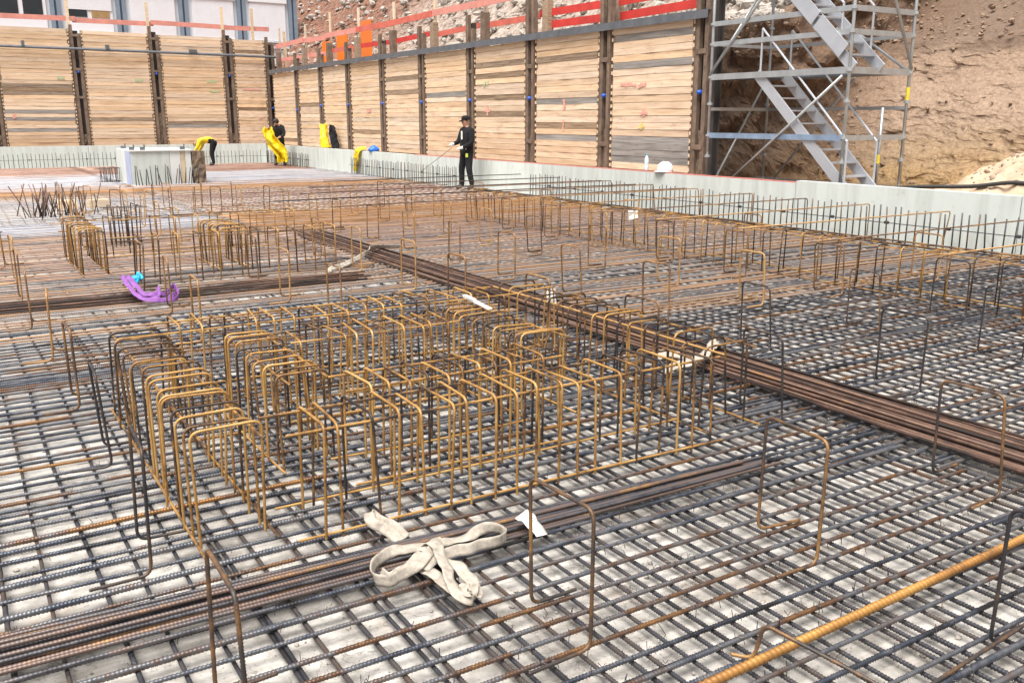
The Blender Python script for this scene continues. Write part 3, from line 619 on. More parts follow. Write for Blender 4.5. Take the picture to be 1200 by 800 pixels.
spB = {(2, 14): 'plank_dark', (2, 15): 'plank_dark', (2, 16): 'plank_dark', (2, 9): 'plank_grey', (2, 7): 'plank_grey', (2, 4): 'plank_grey', (4, 5): 'plank_grey', (4, 6): 'plank_dark', (5, 27): 'plank_dark', (3, 7): 'plank_dark'}
plank_wall('plank_wall', 'tall plank wall between steel piles across the back of the pit', (0, 38.4, 0), 0, BX, .78, [4.93, 4.94, 4.97, 4.93, 4.9, 4.86], .21, spB)
def paint(wall, mat, strokes):
    for (a, b, w_) in strokes:
        a, b = Vector(a), Vector(b); n = 6; V = []
        for i in range(n + 1):
            p_ = a.lerp(b, i / n); up_ = Vector((0, 0, 1)) if abs((b - a).z) < .1 else Vector((1, 0, 0))
            for s_ in (-1, 1): V.append(p_ + up_ * (s_ * w_ / 2 * random.uniform(.55, 1.2)) + Vector((random.gauss(0, .01), 0, random.gauss(0, .01))))
        o = obj('paint_mark', mesh('paint_mark', [tuple(v) for v in V], [(2 * i, 2 * i + 1, 2 * i + 3, 2 * i + 2) for i in range(n)], mat), wall); o.modifiers.new('s', 'SOLIDIFY').thickness = .003
walls = [o for o in col.objects if o.name.startswith('plank_wall')]; wr, wb = walls[0], walls[1]
yf = .024
paint(wr, 'purple_paint', [((-15.25, yf, 2.43), (-14.75, yf, 2.41), .06), ((-14.7, yf, 2.38), (-14.45, yf, 2.42), .07), ((-14.5, yf, 1.80), (-14.5, yf, 1.95), .1), ((-14.6, yf, 1.85), (-14.38, yf, 1.87), .06), ((-17.25, yf, 1.95), (-17.25, yf, 2.2), .08), ((-17.27, yf, 1.5), (-17.27, yf, 1.75), .06), ((-20.65, yf, 1.85), (-20.65, yf, 2.1), .1), ((-20.8, yf, 1.95), (-20.5, yf, 1.96), .07), ((-28.4, yf, 2.0), (-28.1, yf, 2.02), .12)])
paint(wr, 'yellow_paint', [((-14.55, yf, 1.55), (-14.55, yf, 1.7), .05), ((-14.65, yf, 1.6), (-14.45, yf, 1.61), .04)])
paint(wr, 'green_paint', [((-20.8, yf, 2.55), (-20.72, yf, 2.68), .09), ((-20.65, yf, 2.58), (-20.6, yf, 2.7), .07)])
paint(wb, 'green_paint', [((4.1, yf, 3.22), (4.35, yf, 3.24), .09), ((6.8, yf, 3.2), (7.1, yf, 3.21), .1), ((9.5, yf, 3.2), (9.9, yf, 3.22), .08), ((9.55, yf, 2.85), (9.95, yf, 2.83), .08)])
paint(wb, 'purple_paint', [((10.9, yf, 2.95), (11.6, yf, 2.92), .08), ((2.5, yf, 1.85), (2.62, yf, 1.88), .2), ((11.5, yf, 1.75), (11.7, yf, 1.85), .12)])
def pile(label, loc, rz, top, cap, group, stub=0., ties=(1.25, 2.95), fill=1.5):
    t = thing('steel_pile', label, 'steel pile', loc, rz, group)
    for s, tp in ((-1, top), (1, top - stub)):
        MB().box((s * .115, .05, tp / 2), (.10, .09, tp)).build('channel', 'pile', t)
        MB().box((s * .168, .055, tp / 2 - .02), (.012, .12, tp - .04)).build('flange', 'pile', t)
    MB().box((0, .13, top / 2 - .1), (.24, .02, top - .2)).build('web', 'pile_dark', t)  # near-black backing: shade of the recess between the channels, put into colour
    for z in ties: MB().box((0, .0, z), (.26, .02, .09)).build('tie_plate', 'pile', t)
    V, F = grid(3, 8, lambda u, v: (-.06 + .12 * u, .07 - .05 * noise.noise((u * 3, v * 9, loc[0] + loc[1])), .5 + (fill - .5) * v)); obj('mortar_fill', mesh('mortar_fill', V, F, 'block_rough'), t)
    if cap:
        cp = MB(); cp.tube([(0, -.05, cap), (0, .0, cap), (0, .1, cap)], [.028, .046, .045], 10); cp.build('anchor_cap', 'blue_cap', t, smooth=True)
    return t
for k, Y in enumerate(RY[:-1]):
    tops = [4.9, 4.45, 4.5, 4.35, 4.3, 4.3, 4.25, 4.2, 4.2][k]
    pile(f'rusty double-channel pile in the right plank wall, {"beside the stair tower" if k == 0 else ords[k] + " from the stair tower"}', (12.0, Y, 0), R(-90), tops, 2.23 if k < 8 else 2.1, 'piles of the right wall', stub=[0, .3, .1, .35, .2, .3, .3, .25, .3][k], fill=1.55 if k < 3 else 1.1)
for k, X in enumerate(BX):
    if X < 1: continue
    pile(['', '', 'rusty pile of the back wall at the left picture edge', 'rusty pile of the back wall under the half shuttered window', 'rusty pile of the back wall behind the pale formwork box', 'rusty pile of the back wall nearest the corner but one', 'rusty pile standing in the corner of the two plank walls'][k], (X, 38.4, 0), 0, [5.0, 5, 5.0, 5.12, 5.2, 5.2, 5.0][k], 3.45 if k < 6 else 2.2, 'piles of the back wall', stub=.3, ties=(2.55, 3.55, 4.75), fill=2.0 if k == 4 else 1.2)
# top rails
MB().beam((11.93, 12.7, 3.575), (11.93, 38.1, 3.62), .02, .14).beam((11.98, 12.7, 3.645), (11.98, 38.1, 3.69), .10, .016).build('wall_rail', 'rail'); tag(bpy.data.objects['wall_rail'], 'dark steel angle rail along the top of the right plank wall', 'rail')
w = MB().tube([(-6, 38.26, 4.31), (2.0, 38.26, 4.28), (7, 38.26, 4.255), (12.3, 38.26, 4.22)], .05, 8); w.box((5.9, 38.24, 4.36), (.14, .1, .16)); w.box((9.0, 38.24, 4.33), (.3, .1, .12)); w.box((3.1, 38.24, 4.39), (.1, .1, .18))
tag(w.build('pipe_rail', 'rail', smooth=False), 'dark pipe running along the back plank wall below its top', 'pipe')
# guard fences of boards on stakes
f = thing('board_fence', 'guard fence of red boards above the right plank wall', 'fence')
def board(a, b, h, mat, parent, th=.03): return MB().beam(a, b, th, h).build('board', mat, parent)
for k, (a, b) in enumerate(zip(RY[2:], RY[3:])):
    board((12.32 + .035 * (k % 2), a - .1, 4.62 + random.gauss(0, .03)), (12.32 + .035 * (k % 2), b + .1, 4.64 + random.gauss(0, .03)), .17, 'pink_board' if k not in (2, 3) else 'mid_board', f)
    board((12.36, a + .1, 4.07 + random.gauss(0, .02)), (12.36, b - .1, 4.08 + random.gauss(0, .02)), .14, ('mid_board', 'mid_board', 'red_board', 'red_board', 'mid_board', 'pink_board', 'pink_board')[k], f)
for a, b, z, zb in ((15.9, 18.7, 4.10, 4.13), (13.1, 15.75, 4.12, 4.1), (15.9, 18.4, 3.83, 3.86), (13.2, 15.7, 3.84, 3.81)):
    board((12.33, a, z + .0), (12.33, b, zb), .16, 'red_board', f)
for k, Y in enumerate(RY[2:]):
    MB().box((12.42, Y - .15, 4.3), (.05, .10, 1.85 + .2 * (k % 3))).build('stake', 'raw_wood', f)
    MB().box((12.28, Y - .33, 3.9), (.16, .22, .95)).build('post_stub', 'pile' if k % 2 else 'old_wood', f)
for Y in (13.15, 15.95): MB().box((12.42, Y - .1, 4.1), (.12, .14, 1.2)).build('stake', 'old_wood', f)
f = thing('board_fence', 'guard fence of salmon pink boards above the back plank wall', 'fence')
for k, (a, b) in enumerate(zip(BX, BX[1:])): board((a, 38.64 + .035 * (k % 2), 5.33 + random.gauss(0, .02)), (b + .1, 38.64 + .035 * (k % 2), 5.32 + random.gauss(0, .02)), .17, 'pink_board', f)
for k, X in enumerate(BX[2:]): MB().box((X + [-.9, -.15, -.12, -.1, -.6][k], 38.62, 5.2), (.11, .05, 1.75)).build('stake', 'raw_wood', f)
MB().box((12.6, 38.0, 4.4), (.1, .08, 1.6)).build('stake', 'raw_wood', f)
# orange barriers behind the fence
for k, (Y, w_, h_, z) in enumerate(((34.0, .7, 1.15, 3.75), (31.7, 1.1, 1.25, 3.8), (35.6, .6, .9, 3.7))):
    t = thing('barrier_panel', ['narrow orange plastic barrier standing by the rubble slope', 'wide orange plastic barrier beside the narrow one', 'dull orange barrier half hidden at the corner'][k], 'barrier', (13.5, Y, z), R(90 + [8, -6, 10][k]), 'orange barriers')
    MB().box((0, 0, h_ / 2 + .1), (w_, .03, h_)).build('panel', 'orange_plastic', t)
    for s in (-1, 1): MB().box((s * w_ / 2, 0, h_ / 2), (.05, .05, h_ + .15)).build('post', 'orange_plastic', t)
    MB().box((0, 0, .04), (w_ * .6, .5, .08)).build('foot', 'spacer', t)
# ------------------------------------------------------------ the pale upstand around the slab
struct(MB().box((11.93, 25.4, .3), (.5, 25.4, .78)).build('backfill', 'earth')); struct(MB().box((3.0, 38.05, .3), (20, .5, .8)).build('backfill', 'earth'))
def upstand(label, loc, rz, edges, tops, tape=None):
    t = thing('upstand', label, 'upstand', loc, rz)
    for (a, b), z in zip(zip(edges, edges[1:]), tops): MB().box(((a + b) / 2, 0, z / 2 - .02), (b - a - .012, .12, z + .04)).build('panel', 'panel', t)
    if tape: MB().box(((tape[0] + tape[1]) / 2, -.005, tape[2] + .006), (tape[1] - tape[0], .122, .008)).build('edge_tape', 'red_tape', t)
    return t
e = [-1.0, 2.84, 6.46, 10.08, 13.74, 17.34, 20.9, 24.45, 28.09, 31.7, 35.2, 37.64]
upstand('pale grey-green insulation upstand along the right side of the slab', (11.58, 0, 0), R(90), e, [.84, .83, .81] + [.775] * 8, (10.1, 24, .775))
upstand('pale grey-green insulation upstand along the back of the slab', (0, 37.72, 0), 0, [-6, -2.4, 1.2, 4.8, 8.4, 11.5], [.8] * 5)
sb = mesh('starter_bar', *sweep(np.array([(0, 0, .05), (0, 0, .3), (.0, 0, .55)]), .0098, 6), 'starter', True)
def starters(label, fixed, a, b, step, axis, tilt=.02):
    t = thing('starter_bars', label, 'starter bars', (fixed, a, 0) if axis == 'y' else (a, fixed, 0), 0, 'starter bars in front of the upstand')
    p = 0
    while p < b - a:
        loc = (random.gauss(0, .01), p, 0) if axis == 'y' else (p, random.gauss(0, .01), 0)
        obj('bar', sb, t, loc, (random.gauss(0, tilt), random.gauss(0, tilt), 0), (1, 1, random.uniform(.95, 1.06))); p += step * random.uniform(.85, 1.15)
    q = MB(); A, B = ((.02, -.2, .33), (.02, b - a + .2, .32)) if axis == 'y' else ((-.2, .02, .33), (b - a + .2, .02, .32))
    q.tube([A, B], .006, 6); q.build('tie_bar', 'starter', t)
    p = .3
    while p < b - a:
        loc = (.03, p, .33) if axis == 'y' else (p, .03, .33)
        s = MB(); s.tube([(loc[0] - .0, loc[1] - .03, .33), (loc[0], loc[1] + .03, .33)], .022, 8) if axis == 'y' else s.tube([(loc[0] - .03, loc[1], .33), (loc[0] + .03, loc[1], .33)], .022, 8)
        s.build('spacer_wheel', 'spacer', t); p += .95
    return t
starters('dark upright starter bars along the right upstand in front of the stair tower', 11.32, 3.2, 17.6, .115, 'y')
starters('dark upright starter bars along the right upstand left of the standing worker', 11.32, 20.9, 28.2, .118, 'y', .008)
starters('dark upright starter bars at the far end of the right upstand', 11.32, 32.2, 37.2, .118, 'y', .008)
starters('dark upright starter bars in front of the back upstand', 37.45, .6, 11.2, .14, 'x', .008)

# ------------------------------------------------------------ pale formwork box in the middle distance
t = thing('formwork_box', 'pale panelled formwork box standing in the slab at left', 'formwork', (4.3, 26.05, 0))
def fp(x0, x1, mat, z=.93, y=0.): MB().box(((x0 + x1) / 2, y + .02, z / 2), (x1 - x0 - .008, .04, z)).build('panel', mat, t)
fp(.02, 1.0, 'panel'); fp(1.0, 1.28, 'panel_white'); fp(1.28, 1.40, 'panel_stain'); fp(1.40, 1.56, 'panel_white')
for y0, y1, m_ in ((.04, .75, 'panel_blue'), (.75, 1.3, 'panel_white'), (1.3, 2.1, 'panel')): MB().box((.02, (y0 + y1) / 2, .465), (.04, y1 - y0 - .008, .93)).build('panel', m_, t)
MB().box((.8, 1.07, .44), (1.5, 2.0, .88)).build('core', 'panel_white', t)
MB().box((.8, 1.05, .945), (1.6, 2.2, .03)).build('top_board', 'panel_white', t)
for x, y in ((.1, .2), (.35, .1), (1.38, .15), (.12, 1.6)): MB().box((x, y, 1.0), (.12, .08, .08)).box((x + .05, y, 1.05), (.03, .03, .1)).build('clamp', 'rail', t)
V, F = grid(8, 10, lambda u, v: (1.58 + .34 * u, -.03 - .06 * noise.noise((u * 4, v * 7, 2)), .92 * v)); obj('rough_end', mesh('rough_end', V, F, 'block_rough'), t)
MB().box((1.75, .55, .45), (.34, 1.1, .9)).build('end_block', 'block_rough', t)
t = thing('starter_bars', 'upright bars leaning in front of the pale formwork box', 'starter bars', (4.35, 25.8, 0), 0, 'starter bars in front of the upstand')
for k in range(20): obj('bar', sb, t, (k * .083, random.gauss(0, .02), 0), (random.gauss(0, .06), random.gauss(0, .09), 0), (1.2, 1.2, random.uniform(.85, 1.1)))
cage('dark stack of stirrups standing left of the pale formwork box', 3.75, 4.25, 27.5, 27.85, 'x', 9, False, .46, 'stacked stirrups', 'starter')
cage('cluster of dark upright stirrups behind the far cage group', 1.88, 2.3, 13.4, 13.7, 'x', 6, False, .6, 'stacked stirrups', 'starter')
# heap of cut bars at the left edge
hb = mesh('cut_bar', *sweep(np.array([(0, 0, 0), (.01, 0, .33), (.03, 0, .68)]), .009, 6), 'bundle', True)
t = thing('bar_heap', 'tangled heap of rusty cut bars leaning at the left edge, mid distance', 'bar heap', (1.65, 18.4, .06))
for k in range(46):
    a = random.uniform(0, 6.28); ti = random.uniform(.2, .95)
    obj('bar', hb, t, (random.gauss(0, .26), random.gauss(0, .2), 0), (ti * math.cos(a) * .45, ti * math.sin(a) * .55, a), (1, 1, random.uniform(.55, .95)))
for k, (x, y, s) in enumerate(((2.05, 19.9, .35), (2.6, 19.8, .4))):
    o = MB().box((0, 0, .06), (s, .3, .12)).box((0, -.0, .14), (s * .9, .22, .03)).build('timber_block', 'raw_wood', None, (x, y, .06), (0, 0, .1 * k)); tag(o, ['left', 'right'][k] + ' of two light timber blocks behind the heap of cut bars', 'timber', 'timber blocks')
# standing bars around the pale middle zone
k = 0
for X in (2.1, 2.5, 2.95, 3.4, 3.8, 4.3, 4.75):
    for Y in (17.2, 18.6):
        xx, yy = X + random.gauss(0, .08), Y + random.gauss(0, .15)
        o = obj('bar_stool', STF[k % 3], None, (xx, yy, 0), (0, 0, random.gauss(0, .3))); k += 1
        tag(o, f'thin bar stool of the far cluster, {ords[(k - 1) // 2] if k > 2 else "leftmost"}{" from left" if k > 2 else ""} in its {"near" if k % 2 else "back"} row', 'bar stool', 'bar stools of the far cluster')

# ------------------------------------------------------------ scaffold stair tower
t = thing('stair_tower', 'galvanised scaffold stair tower behind the upstand at upper right', 'scaffold tower', (11.97, 9.6, 0))
W, Ln = 1.46, 2.98
def pipe(name, a, b, r, mat, parent=t, sides=8): return MB().tube([a, b], r, sides).build(name, mat, parent, smooth=True)
for x in (0, W):
    for y in (0, Ln):
        o = pipe('standard', (x, y, .3), (x, y, 6.4), .026, 'galv')
        for z in (.65, 1.1, 1.47, 2.02, 2.48, 3.04, 3.38, 4.37): MB().tube([(x, y, z - .02), (x, y, z + .02)], .05, 10).build('rosette', 'galv', o)
        MB().box((x, y, .31), (.15, .15, .02)).build('base_plate', 'galv', o)
def ledger(a, b, mat='galv', h=.055): return MB().beam(a, b, .04, h).build('ledger', mat, t)
ledger((0, 0, 1.47), (0, Ln, 1.47), 'galv_blue', .09); ledger((0, 0, 1.47), (W, 0, 1.47), 'galv', .08)
for z in (3.04, 3.38, 4.37, 4.85): ledger((0, 0, z), (0, Ln, z), 'galv', .08); ledger((0, 0, z), (W, 0, z), 'galv', .08)
for z in (.65, 1.93, 3.04, 4.37): ledger((W, 0, z), (W, Ln, z)); ledger((0, Ln, z), (W, Ln, z))
MB().box((-.0, Ln / 2, 2.48), (.05, Ln, .10)).build('deck_edge', 'galv', t); MB().box((W / 2, 0, 2.48), (W, .05, .10)).build('deck_edge', 'galv', t)
MB().box((1.09, Ln / 2, 2.47), (.70, Ln - .1, .05)).build('deck_board', 'deck', t); MB().box((.37, 2.42, 2.47), (.72, 1.05, .05)).build('deck_board', 'deck', t); MB().box((.4, .16, 2.47), (.72, .25, .05)).build('deck_board', 'deck', t)
MB().box((1.09, Ln / 2, 4.4), (.70, Ln - .1, .05)).build('deck_board', 'deck', t)
for y0, z0 in ((-.32, .46), (-.05, 2.51)):
    st = MB().box((0, 0, 0), (.001, .001, .001)); n = 10
    top = (y0 + 2.23, z0 + 2.04)
    fl = obj('stair_flight', None, t)
    for x in (.03, .68): MB().beam((x, y0, z0), (x, top[0], top[1]), .035, .17).build('stringer', 'alu', fl)
    for k in range(1, n): MB().box((.355, y0 + 2.23 * k / n, z0 + 2.04 * k / n), (.62, .2, .025)).build('tread', 'alu', fl)
    for x in (.0, .71): MB().tube([(x, y0 + .25, z0 + .95), (x, top[0] - .1, top[1] + .72)], .018, 8).tube([(x, y0 + .25, z0 + .95), (x, y0 + .25, z0 + .25)], .018, 8).tube([(x, top[0] - .1, top[1] + .72), (x, top[0] - .1, top[1] - .05)], .018, 8).build('handrail', 'alu', fl)
MB().beam((-.035, .69, 3.28), (-.035, 1.31, 3.85), .02, .24).build('stair_plate', 'alu', t); MB().beam((-.035, .11, 2.76), (-.035, .64, 3.24), .02, .24).build('stair_plate', 'alu', t)
for a, b in (((-.03, 2.75, .4), (-.03, .1, 2.4)), ((-.03, Ln, 2.53), (-.03, 1.2, 4.37)), ((W + .03, Ln, .4), (W + .03, 1.0, 2.5)), ((.0, Ln + .03, .3), (W, Ln + .03, 2.5)), ((.0, Ln + .03, 2.53), (W, Ln + .03, 4.37)), ((W, -.03, 2.53), (.0, -.03, 5.2)), ((W + .03, .1, 2.53), (W + .03, Ln, 4.37))): pipe('brace', a, b, .022, 'galv')
pipe('stub_post', (.87, .0, .7), (.87, .0, 1.93), .024, 'galv'); MB().tube([(.87, 0, 1.06), (.87, 0, 1.2)], .028, 8).build('sticker', 'yellow_sticker', t); MB().tube([(W, 0, 2.05), (W, 0, 2.25)], .03, 8).build('sticker', 'yellow_sticker', t)
# dark steel plate and hanging things at the end of the plank wall
tag(MB().box((12.2, 12.74, 2.3), (.14, .04, 4.6)).box((12.13, 12.7, 2.3), (.02, .12, 4.6)).box((12.28, 12.7, 2.3), (.02, .12, 4.6)).build('end_beam', 'plate'), 'dark steel H-beam closing the plank wall beside the stair tower', 'steel beam')
# hose on the sand
P = spline([(11.9, 9.0, .72), (12.05, 8.3, .80), (12.25, 7.6, .84), (12.35, 7.0, .92), (12.4, 6.3, .84), (12.3, 5.4, .72)], 8)
tag(obj('hose', mesh('hose', *sweep(P, .028, 8), 'hose', True)), 'black hose lying over the sand heap', 'hose')

# ------------------------------------------------------------ container building behind the back wall
t = thing('site_building', 'white site container building with roller shutters behind the back wall', 'building', (0, 46, 4.3))
CX = [-2.9, -.2, 2.45, 5.16, 7.83, 10.55, 13.23, 15.75]
MB().box((6.4, 3.1, 1.75), (18.6, 6, 3.5)).build('body', 'cladding', t); MB().box((6.4, 3.0, 3.58), (19, 6.4, .16)).build('roof', 'frame_blue', t)
for k, x in enumerate(CX):
    for dx, m_, w_ in ((-.13, 'frame_blue', .17), (.13, 'frame_blue', .17)): MB().box((x + dx, .04, 1.75), (w_, .12, 3.5)).build('column', m_, t)
    MB().box((x, .07, 1.75), (.09, .1, 3.5)).build('column_joint', 'frame_dark', t)
for k, (a, b) in enumerate(zip(CX, CX[1:])):
    m_ = (a + b) / 2; w_ = b - a - .75
    fr = MB().box((m_, .05, 2.0), (w_, .1, 1.75)).build('window', 'white_paint', t)
    low = [2.95, 2.95, 2.75, 2.15, 1.2, 1.2, 1.2][k]
    for s in (-1, 1): MB().box((m_ + s * (w_ / 4 - .02), -.012, 2.35), (w_ / 2 - .22, .03, 1.05)).build('pane', 'curtain' if (k == 3 and s == 1) else 'glass', fr)
    sh = MB(); z = 2.93
    while z > low: sh.box((m_, -.03, z - .026), (w_ - .06, .025, .046)); z -= .05
    if low < 2.9: sh.build('shutter', 'shutter', fr)
    MB().box((m_, -.03, 3.02), (w_ + .1, .14, .2)).build('shutter_box', 'white_paint', fr)
    MB().box((m_, -.03, 1.12), (w_ + .1, .12, .05)).build('sill', 'cladding', fr)
    MB().box((m_ + .3, -.0, .88), (w_ * .8, .03, .12)).build('vent_panel', 'cladding', t)

# ------------------------------------------------------------ webbing slings, tags, small things
def ribbon(strands, width, th, mat, name):
    b = MB()
    for pts in strands:
        P = spline([p[:3] for p in pts], 8); W_ = spline([p[3:6] for p in pts], 8); n = len(P); V = []
        P = P + np.array([tuple(noise.noise_vector(Vector(p_) * 16) * .012) for p_ in P]); W_ = W_ + np.array([tuple(noise.noise_vector(Vector(p_) * 11 + Vector((5, 5, 5))) * .35) for p_ in P])
        T = np.gradient(P, axis=0)
        for i in range(n):
            t_ = T[i] / np.linalg.norm(T[i]); w_ = W_[i] - t_ * (W_[i] @ t_); w_ /= np.linalg.norm(w_) + 1e-9; nn = np.cross(t_, w_)
            for a, c in ((-1, -1), (-.5, -1.6), (.5, -1.6), (1, -1), (1, 1), (.5, .4), (-.5, .4), (-1, 1)): V.append(P[i] + w_ * (a * width / 2) + nn * (c * th / 2))
        F = [(i * 8 + j, i * 8 + (j + 1) % 8, (i + 1) * 8 + (j + 1) % 8, (i + 1) * 8 + j) for i in range(n - 1) for j in range(8)] + [tuple(range(8)), tuple((n - 1) * 8 + j for j in range(7, -1, -1))]
        b.add(V, F)
    return b.build(name, mat, smooth=True)
U = (0, .3, 1)
s = ribbon([
    [(1.47, 2.93, .125, .3, .8, .3), (1.41, 2.99, .122, .3, .8, .3), (1.31, 3.00, .125, .1, .7, .6), (1.22, 2.96, .118, 0, .3, 1), (1.185, 2.89, .105, -.1, 0, 1), (1.21, 2.835, .10, 0, .1, 1), (1.28, 2.85, .105, 0, .4, .9), (1.36, 2.88, .115, 0, .8, .5), (1.44, 2.92, .135, .2, .9, .3), (1.52, 2.98, .125, .3, .9, .2)],
    [(1.23, 2.93, .088, 0, .4, 1), (1.25, 2.875, .088, 0, .4, 1), (1.33, 2.90, .095, 0, .8, .6), (1.42, 2.95, .11, .1, .9, .3)],
    [(1.38, 2.86, .10, 0, .9, .4), (1.47, 2.895, .115, 0, .8, .5), (1.57, 2.905, .112, 0, .5, .9), (1.68, 2.895, .105, 0, .2, 1), (1.765, 2.915, .105, .1, -.2, 1), (1.785, 2.965, .11, -.1, -.2, 1), (1.72, 2.985, .125, 0, .5, .8), (1.63, 2.965, .122, 0, .9, .3), (1.56, 2.985, .115, .1, .9, .2), (1.48, 2.97, .125, .2, .9, .2)],
    [(1.44, 3.0, .115, .9, .2, .1), (1.455, 2.94, .15, .95, .1, .1), (1.44, 2.85, .14, 1, .05, -.1), (1.425, 2.755, .115, .9, .2, -.2), (1.40, 2.655, .098, .9, .25, -.1), (1.415, 2.595, .085, .9, .2, .3), (1.455, 2.60, .09, .9, -.1, .4), (1.475, 2.67, .11, .9, -.2, .3), (1.475, 2.76, .118, .9, -.1, .2), (1.45, 2.84, .115, .9, 0, .2)],
    [(1.39, 2.90, .088, .7, .5, .1), (1.395, 2.80, .09, .85, .3, .1), (1.40, 2.70, .088, .85, .3, .1), (1.425, 2.61, .075, .8, .3, .2)],
    [(1.455, 2.70, .095, .8, -.3, .4), (1.435, 2.64, .10, .9, .1, .3), (1.44, 2.60, .105, .9, .2, .2), (1.465, 2.63, .11, .8, -.2, .5)],
    [(1.43, 3.17, .075, .8, -.4, .2), (1.385, 3.235, .095, .75, -.4, .3), (1.35, 3.30, .135, .85, -.3, .2), (1.36, 3.335, .145, .85, -.3, .2), (1.40, 3.28, .115, .8, -.4, .2), (1.455, 3.18, .08, .75, -.4, .2)]],
    .046, .003, 'webbing', 'lifting_sling')
tag(s, 'off-white webbing sling knotted over the foreground bar bundle', 'sling')
s = ribbon([[(1.40, 9.55, .25, .6, 0, .8), (1.38, 9.3, .26, .9, 0, .3), (1.40, 9.1, .2, .9, .3, .3), (1.46, 8.9, .13, .6, .5, .5), (1.56, 8.82, .12, .2, .5, .9), (1.66, 8.83, .12, 0, .6, .8), (1.76, 8.9, .15, 0, .4, .9)],
            [(1.47, 9.45, .24, .7, .2, .6), (1.46, 9.2, .21, .8, .3, .4), (1.49, 9.0, .16, .6, .4, .7), (1.58, 8.9, .17, .2, .2, 1), (1.68, 8.92, .15, 0, .5, .9), (1.78, 9.05, .2, .2, .2, .9), (1.77, 8.85, .13, .2, .3, .9), (1.64, 8.76, .11, 0, .7, .6)],
            [(1.42, 9.38, .28, .7, .1, .6), (1.43, 9.15, .24, .8, .2, .4), (1.52, 8.95, .14, .5, .5, .7), (1.6, 8.86, .14, .3, .6, .6), (1.61, 8.97, .22, .5, .2, .7)]], .042, .004, 'purple', 'lifting_sling')
tag(s, 'purple webbing sling draped over the dark bundle at left', 'sling')
V, F = grid(14, 8, lambda u, v: (1.48 + .08 * u + .02 * math.sin(v * 7), 9.5 + .08 * v, .19 + .07 * u + .03 * math.sin(u * 11 + v * 5)))
V2 = [(x, y + .05, z - .05) for x, y, z in V]; n = len(V)
o = obj('blue_rag', mesh('blue_rag', V, F, 'cyan', True)); o.modifiers.new('s', 'SOLIDIFY').thickness = .02; tag(o, 'small bright blue crumpled rag beside the purple sling', 'rag')
s = ribbon([[(3.58, 9.72, .09, .3, 1, .2), (3.7, 9.85, .11, .3, 1, .4), (3.87, 10.02, .10, .3, .9, .4), (4.1, 10.22, .12, .3, .8, .6), (4.30, 10.36, .16, .4, .3, 1), (4.42, 10.5, .2, .5, 0, 1), (4.58, 10.74, .17, .5, -.2, 1), (4.8, 10.9, .15, .3, -.4, .9), (5.05, 10.97, .12, .2, -.5, .8)]], .06, .006, 'webbing', 'lifting_sling')
tag(s, 'white sling trailing over the far part of the diagonal bundle', 'sling')
s = ribbon([[(4.0, 4.52, .10, .3, .8, .5), (4.08, 4.42, .16, .2, .9, .3), (4.22, 4.42, .18, .1, 1, .2), (4.36, 4.5, .17, 0, 1, 0), (4.52, 4.62, .17, 0, 1, 0), (4.7, 4.75, .16, 0, 1, .2), (4.80, 4.83, .11, .3, .9, .4)], [(4.02, 4.62, .17, .3, .8, .5), (4.1, 4.56, .2, .3, .8, .5), (4.18, 4.48, .15, .2, .8, .6)]], .075, .008, 'webbing', 'lifting_sling')
tag(s, 'off-white sling wrapped round the diagonal bundle beside the near cages', 'sling')
def tag_sheet(label, pts, w_, mat='tag'): return tag(ribbon([pts], w_, .003, mat, 'paper_tag'), label, 'tag', 'paper tags on bars')
tag_sheet('cream paper tag hanging by the front stool leg above the bundle', [(1.89, 2.99, .15, .8, .5, .2), (1.905, 2.93, .135, .8, .5, .1), (1.925, 2.87, .09, .8, .5, .0)], .075)
tag_sheet('white paper tag on a stool leg beside the diagonal bundle', [(4.0, 5.88, .46, .7, -.6, .1), (3.99, 5.87, .40, .7, -.6, .1), (4.0, 5.86, .33, .7, -.6, .1)], .07)
tag_sheet('small white paper tag on the orange edge cage', [(8.0, 9.8, .56, .7, -.6, .1), (7.99, 9.78, .50, .7, -.6, .1), (7.98, 9.76, .43, .7, -.6, .1)], .13)
o = MB().beam((2.96, 5.40, .572), (2.88, 4.93, .575), .035, .008).beam((2.96, 5.41, .58), (2.92, 5.2, .585), .03, .006).build('white_lath', 'tag'); tag(o, 'thin white lath lying on the inner right stirrup cage', 'lath')
# things on the upstand
def lathe(prof_, n=20):
    V = [(r_ * math.cos(2 * math.pi * k / n), r_ * math.sin(2 * math.pi * k / n), z) for r_, z in prof_ for k in range(n)]
    F = [(i * n + k, i * n + (k + 1) % n, (i + 1) * n + (k + 1) % n, (i + 1) * n + k) for i in range(len(prof_) - 1) for k in range(n)] + [tuple(range(n - 1, -1, -1)), tuple((len(prof_) - 1) * n + k for k in range(n))]
    return V, F
h = thing('hard_hat', 'white hard hat resting on the upstand near the stair tower', 'hard hat', (11.6, 13.3, .79), .6)
obj('shell', mesh('shell', *lathe([(.125, 0), (.128, .04), (.12, .09), (.10, .13), (.065, .155), (.02, .165), (.002, .166)]), 'helmet', True), h, scale=(1, 1.2, 1.15)); V, F = lathe([(.13, 0), (.145, .004), (.145, .012), (.13, .014)]); obj('brim', mesh('brim', V, F, 'helmet', True), h, (0, .03, 0), scale=(1, 1.25, 1)); MB().tube([(0, -.11, .12), (0, -.05, .182), (0, .05, .185), (0, .12, .12)], .012, 6).build('ridge', 'helmet', h)
b = thing('water_bottle', 'clear plastic bottle standing on the upstand next to the hard hat', 'bottle', (11.6, 13.84, .79))
obj('body', mesh('body', *lathe([(.035, 0), (.042, .02), (.042, .1), (.039, .11), (.042, .12), (.042, .2), (.03, .25), (.015, .275), (.015, .29)]), 'bottle', True), b); obj('cap', mesh('cap', *lathe([(.017, .29), (.017, .315), (.001, .316)]), 'cyan', True), b)
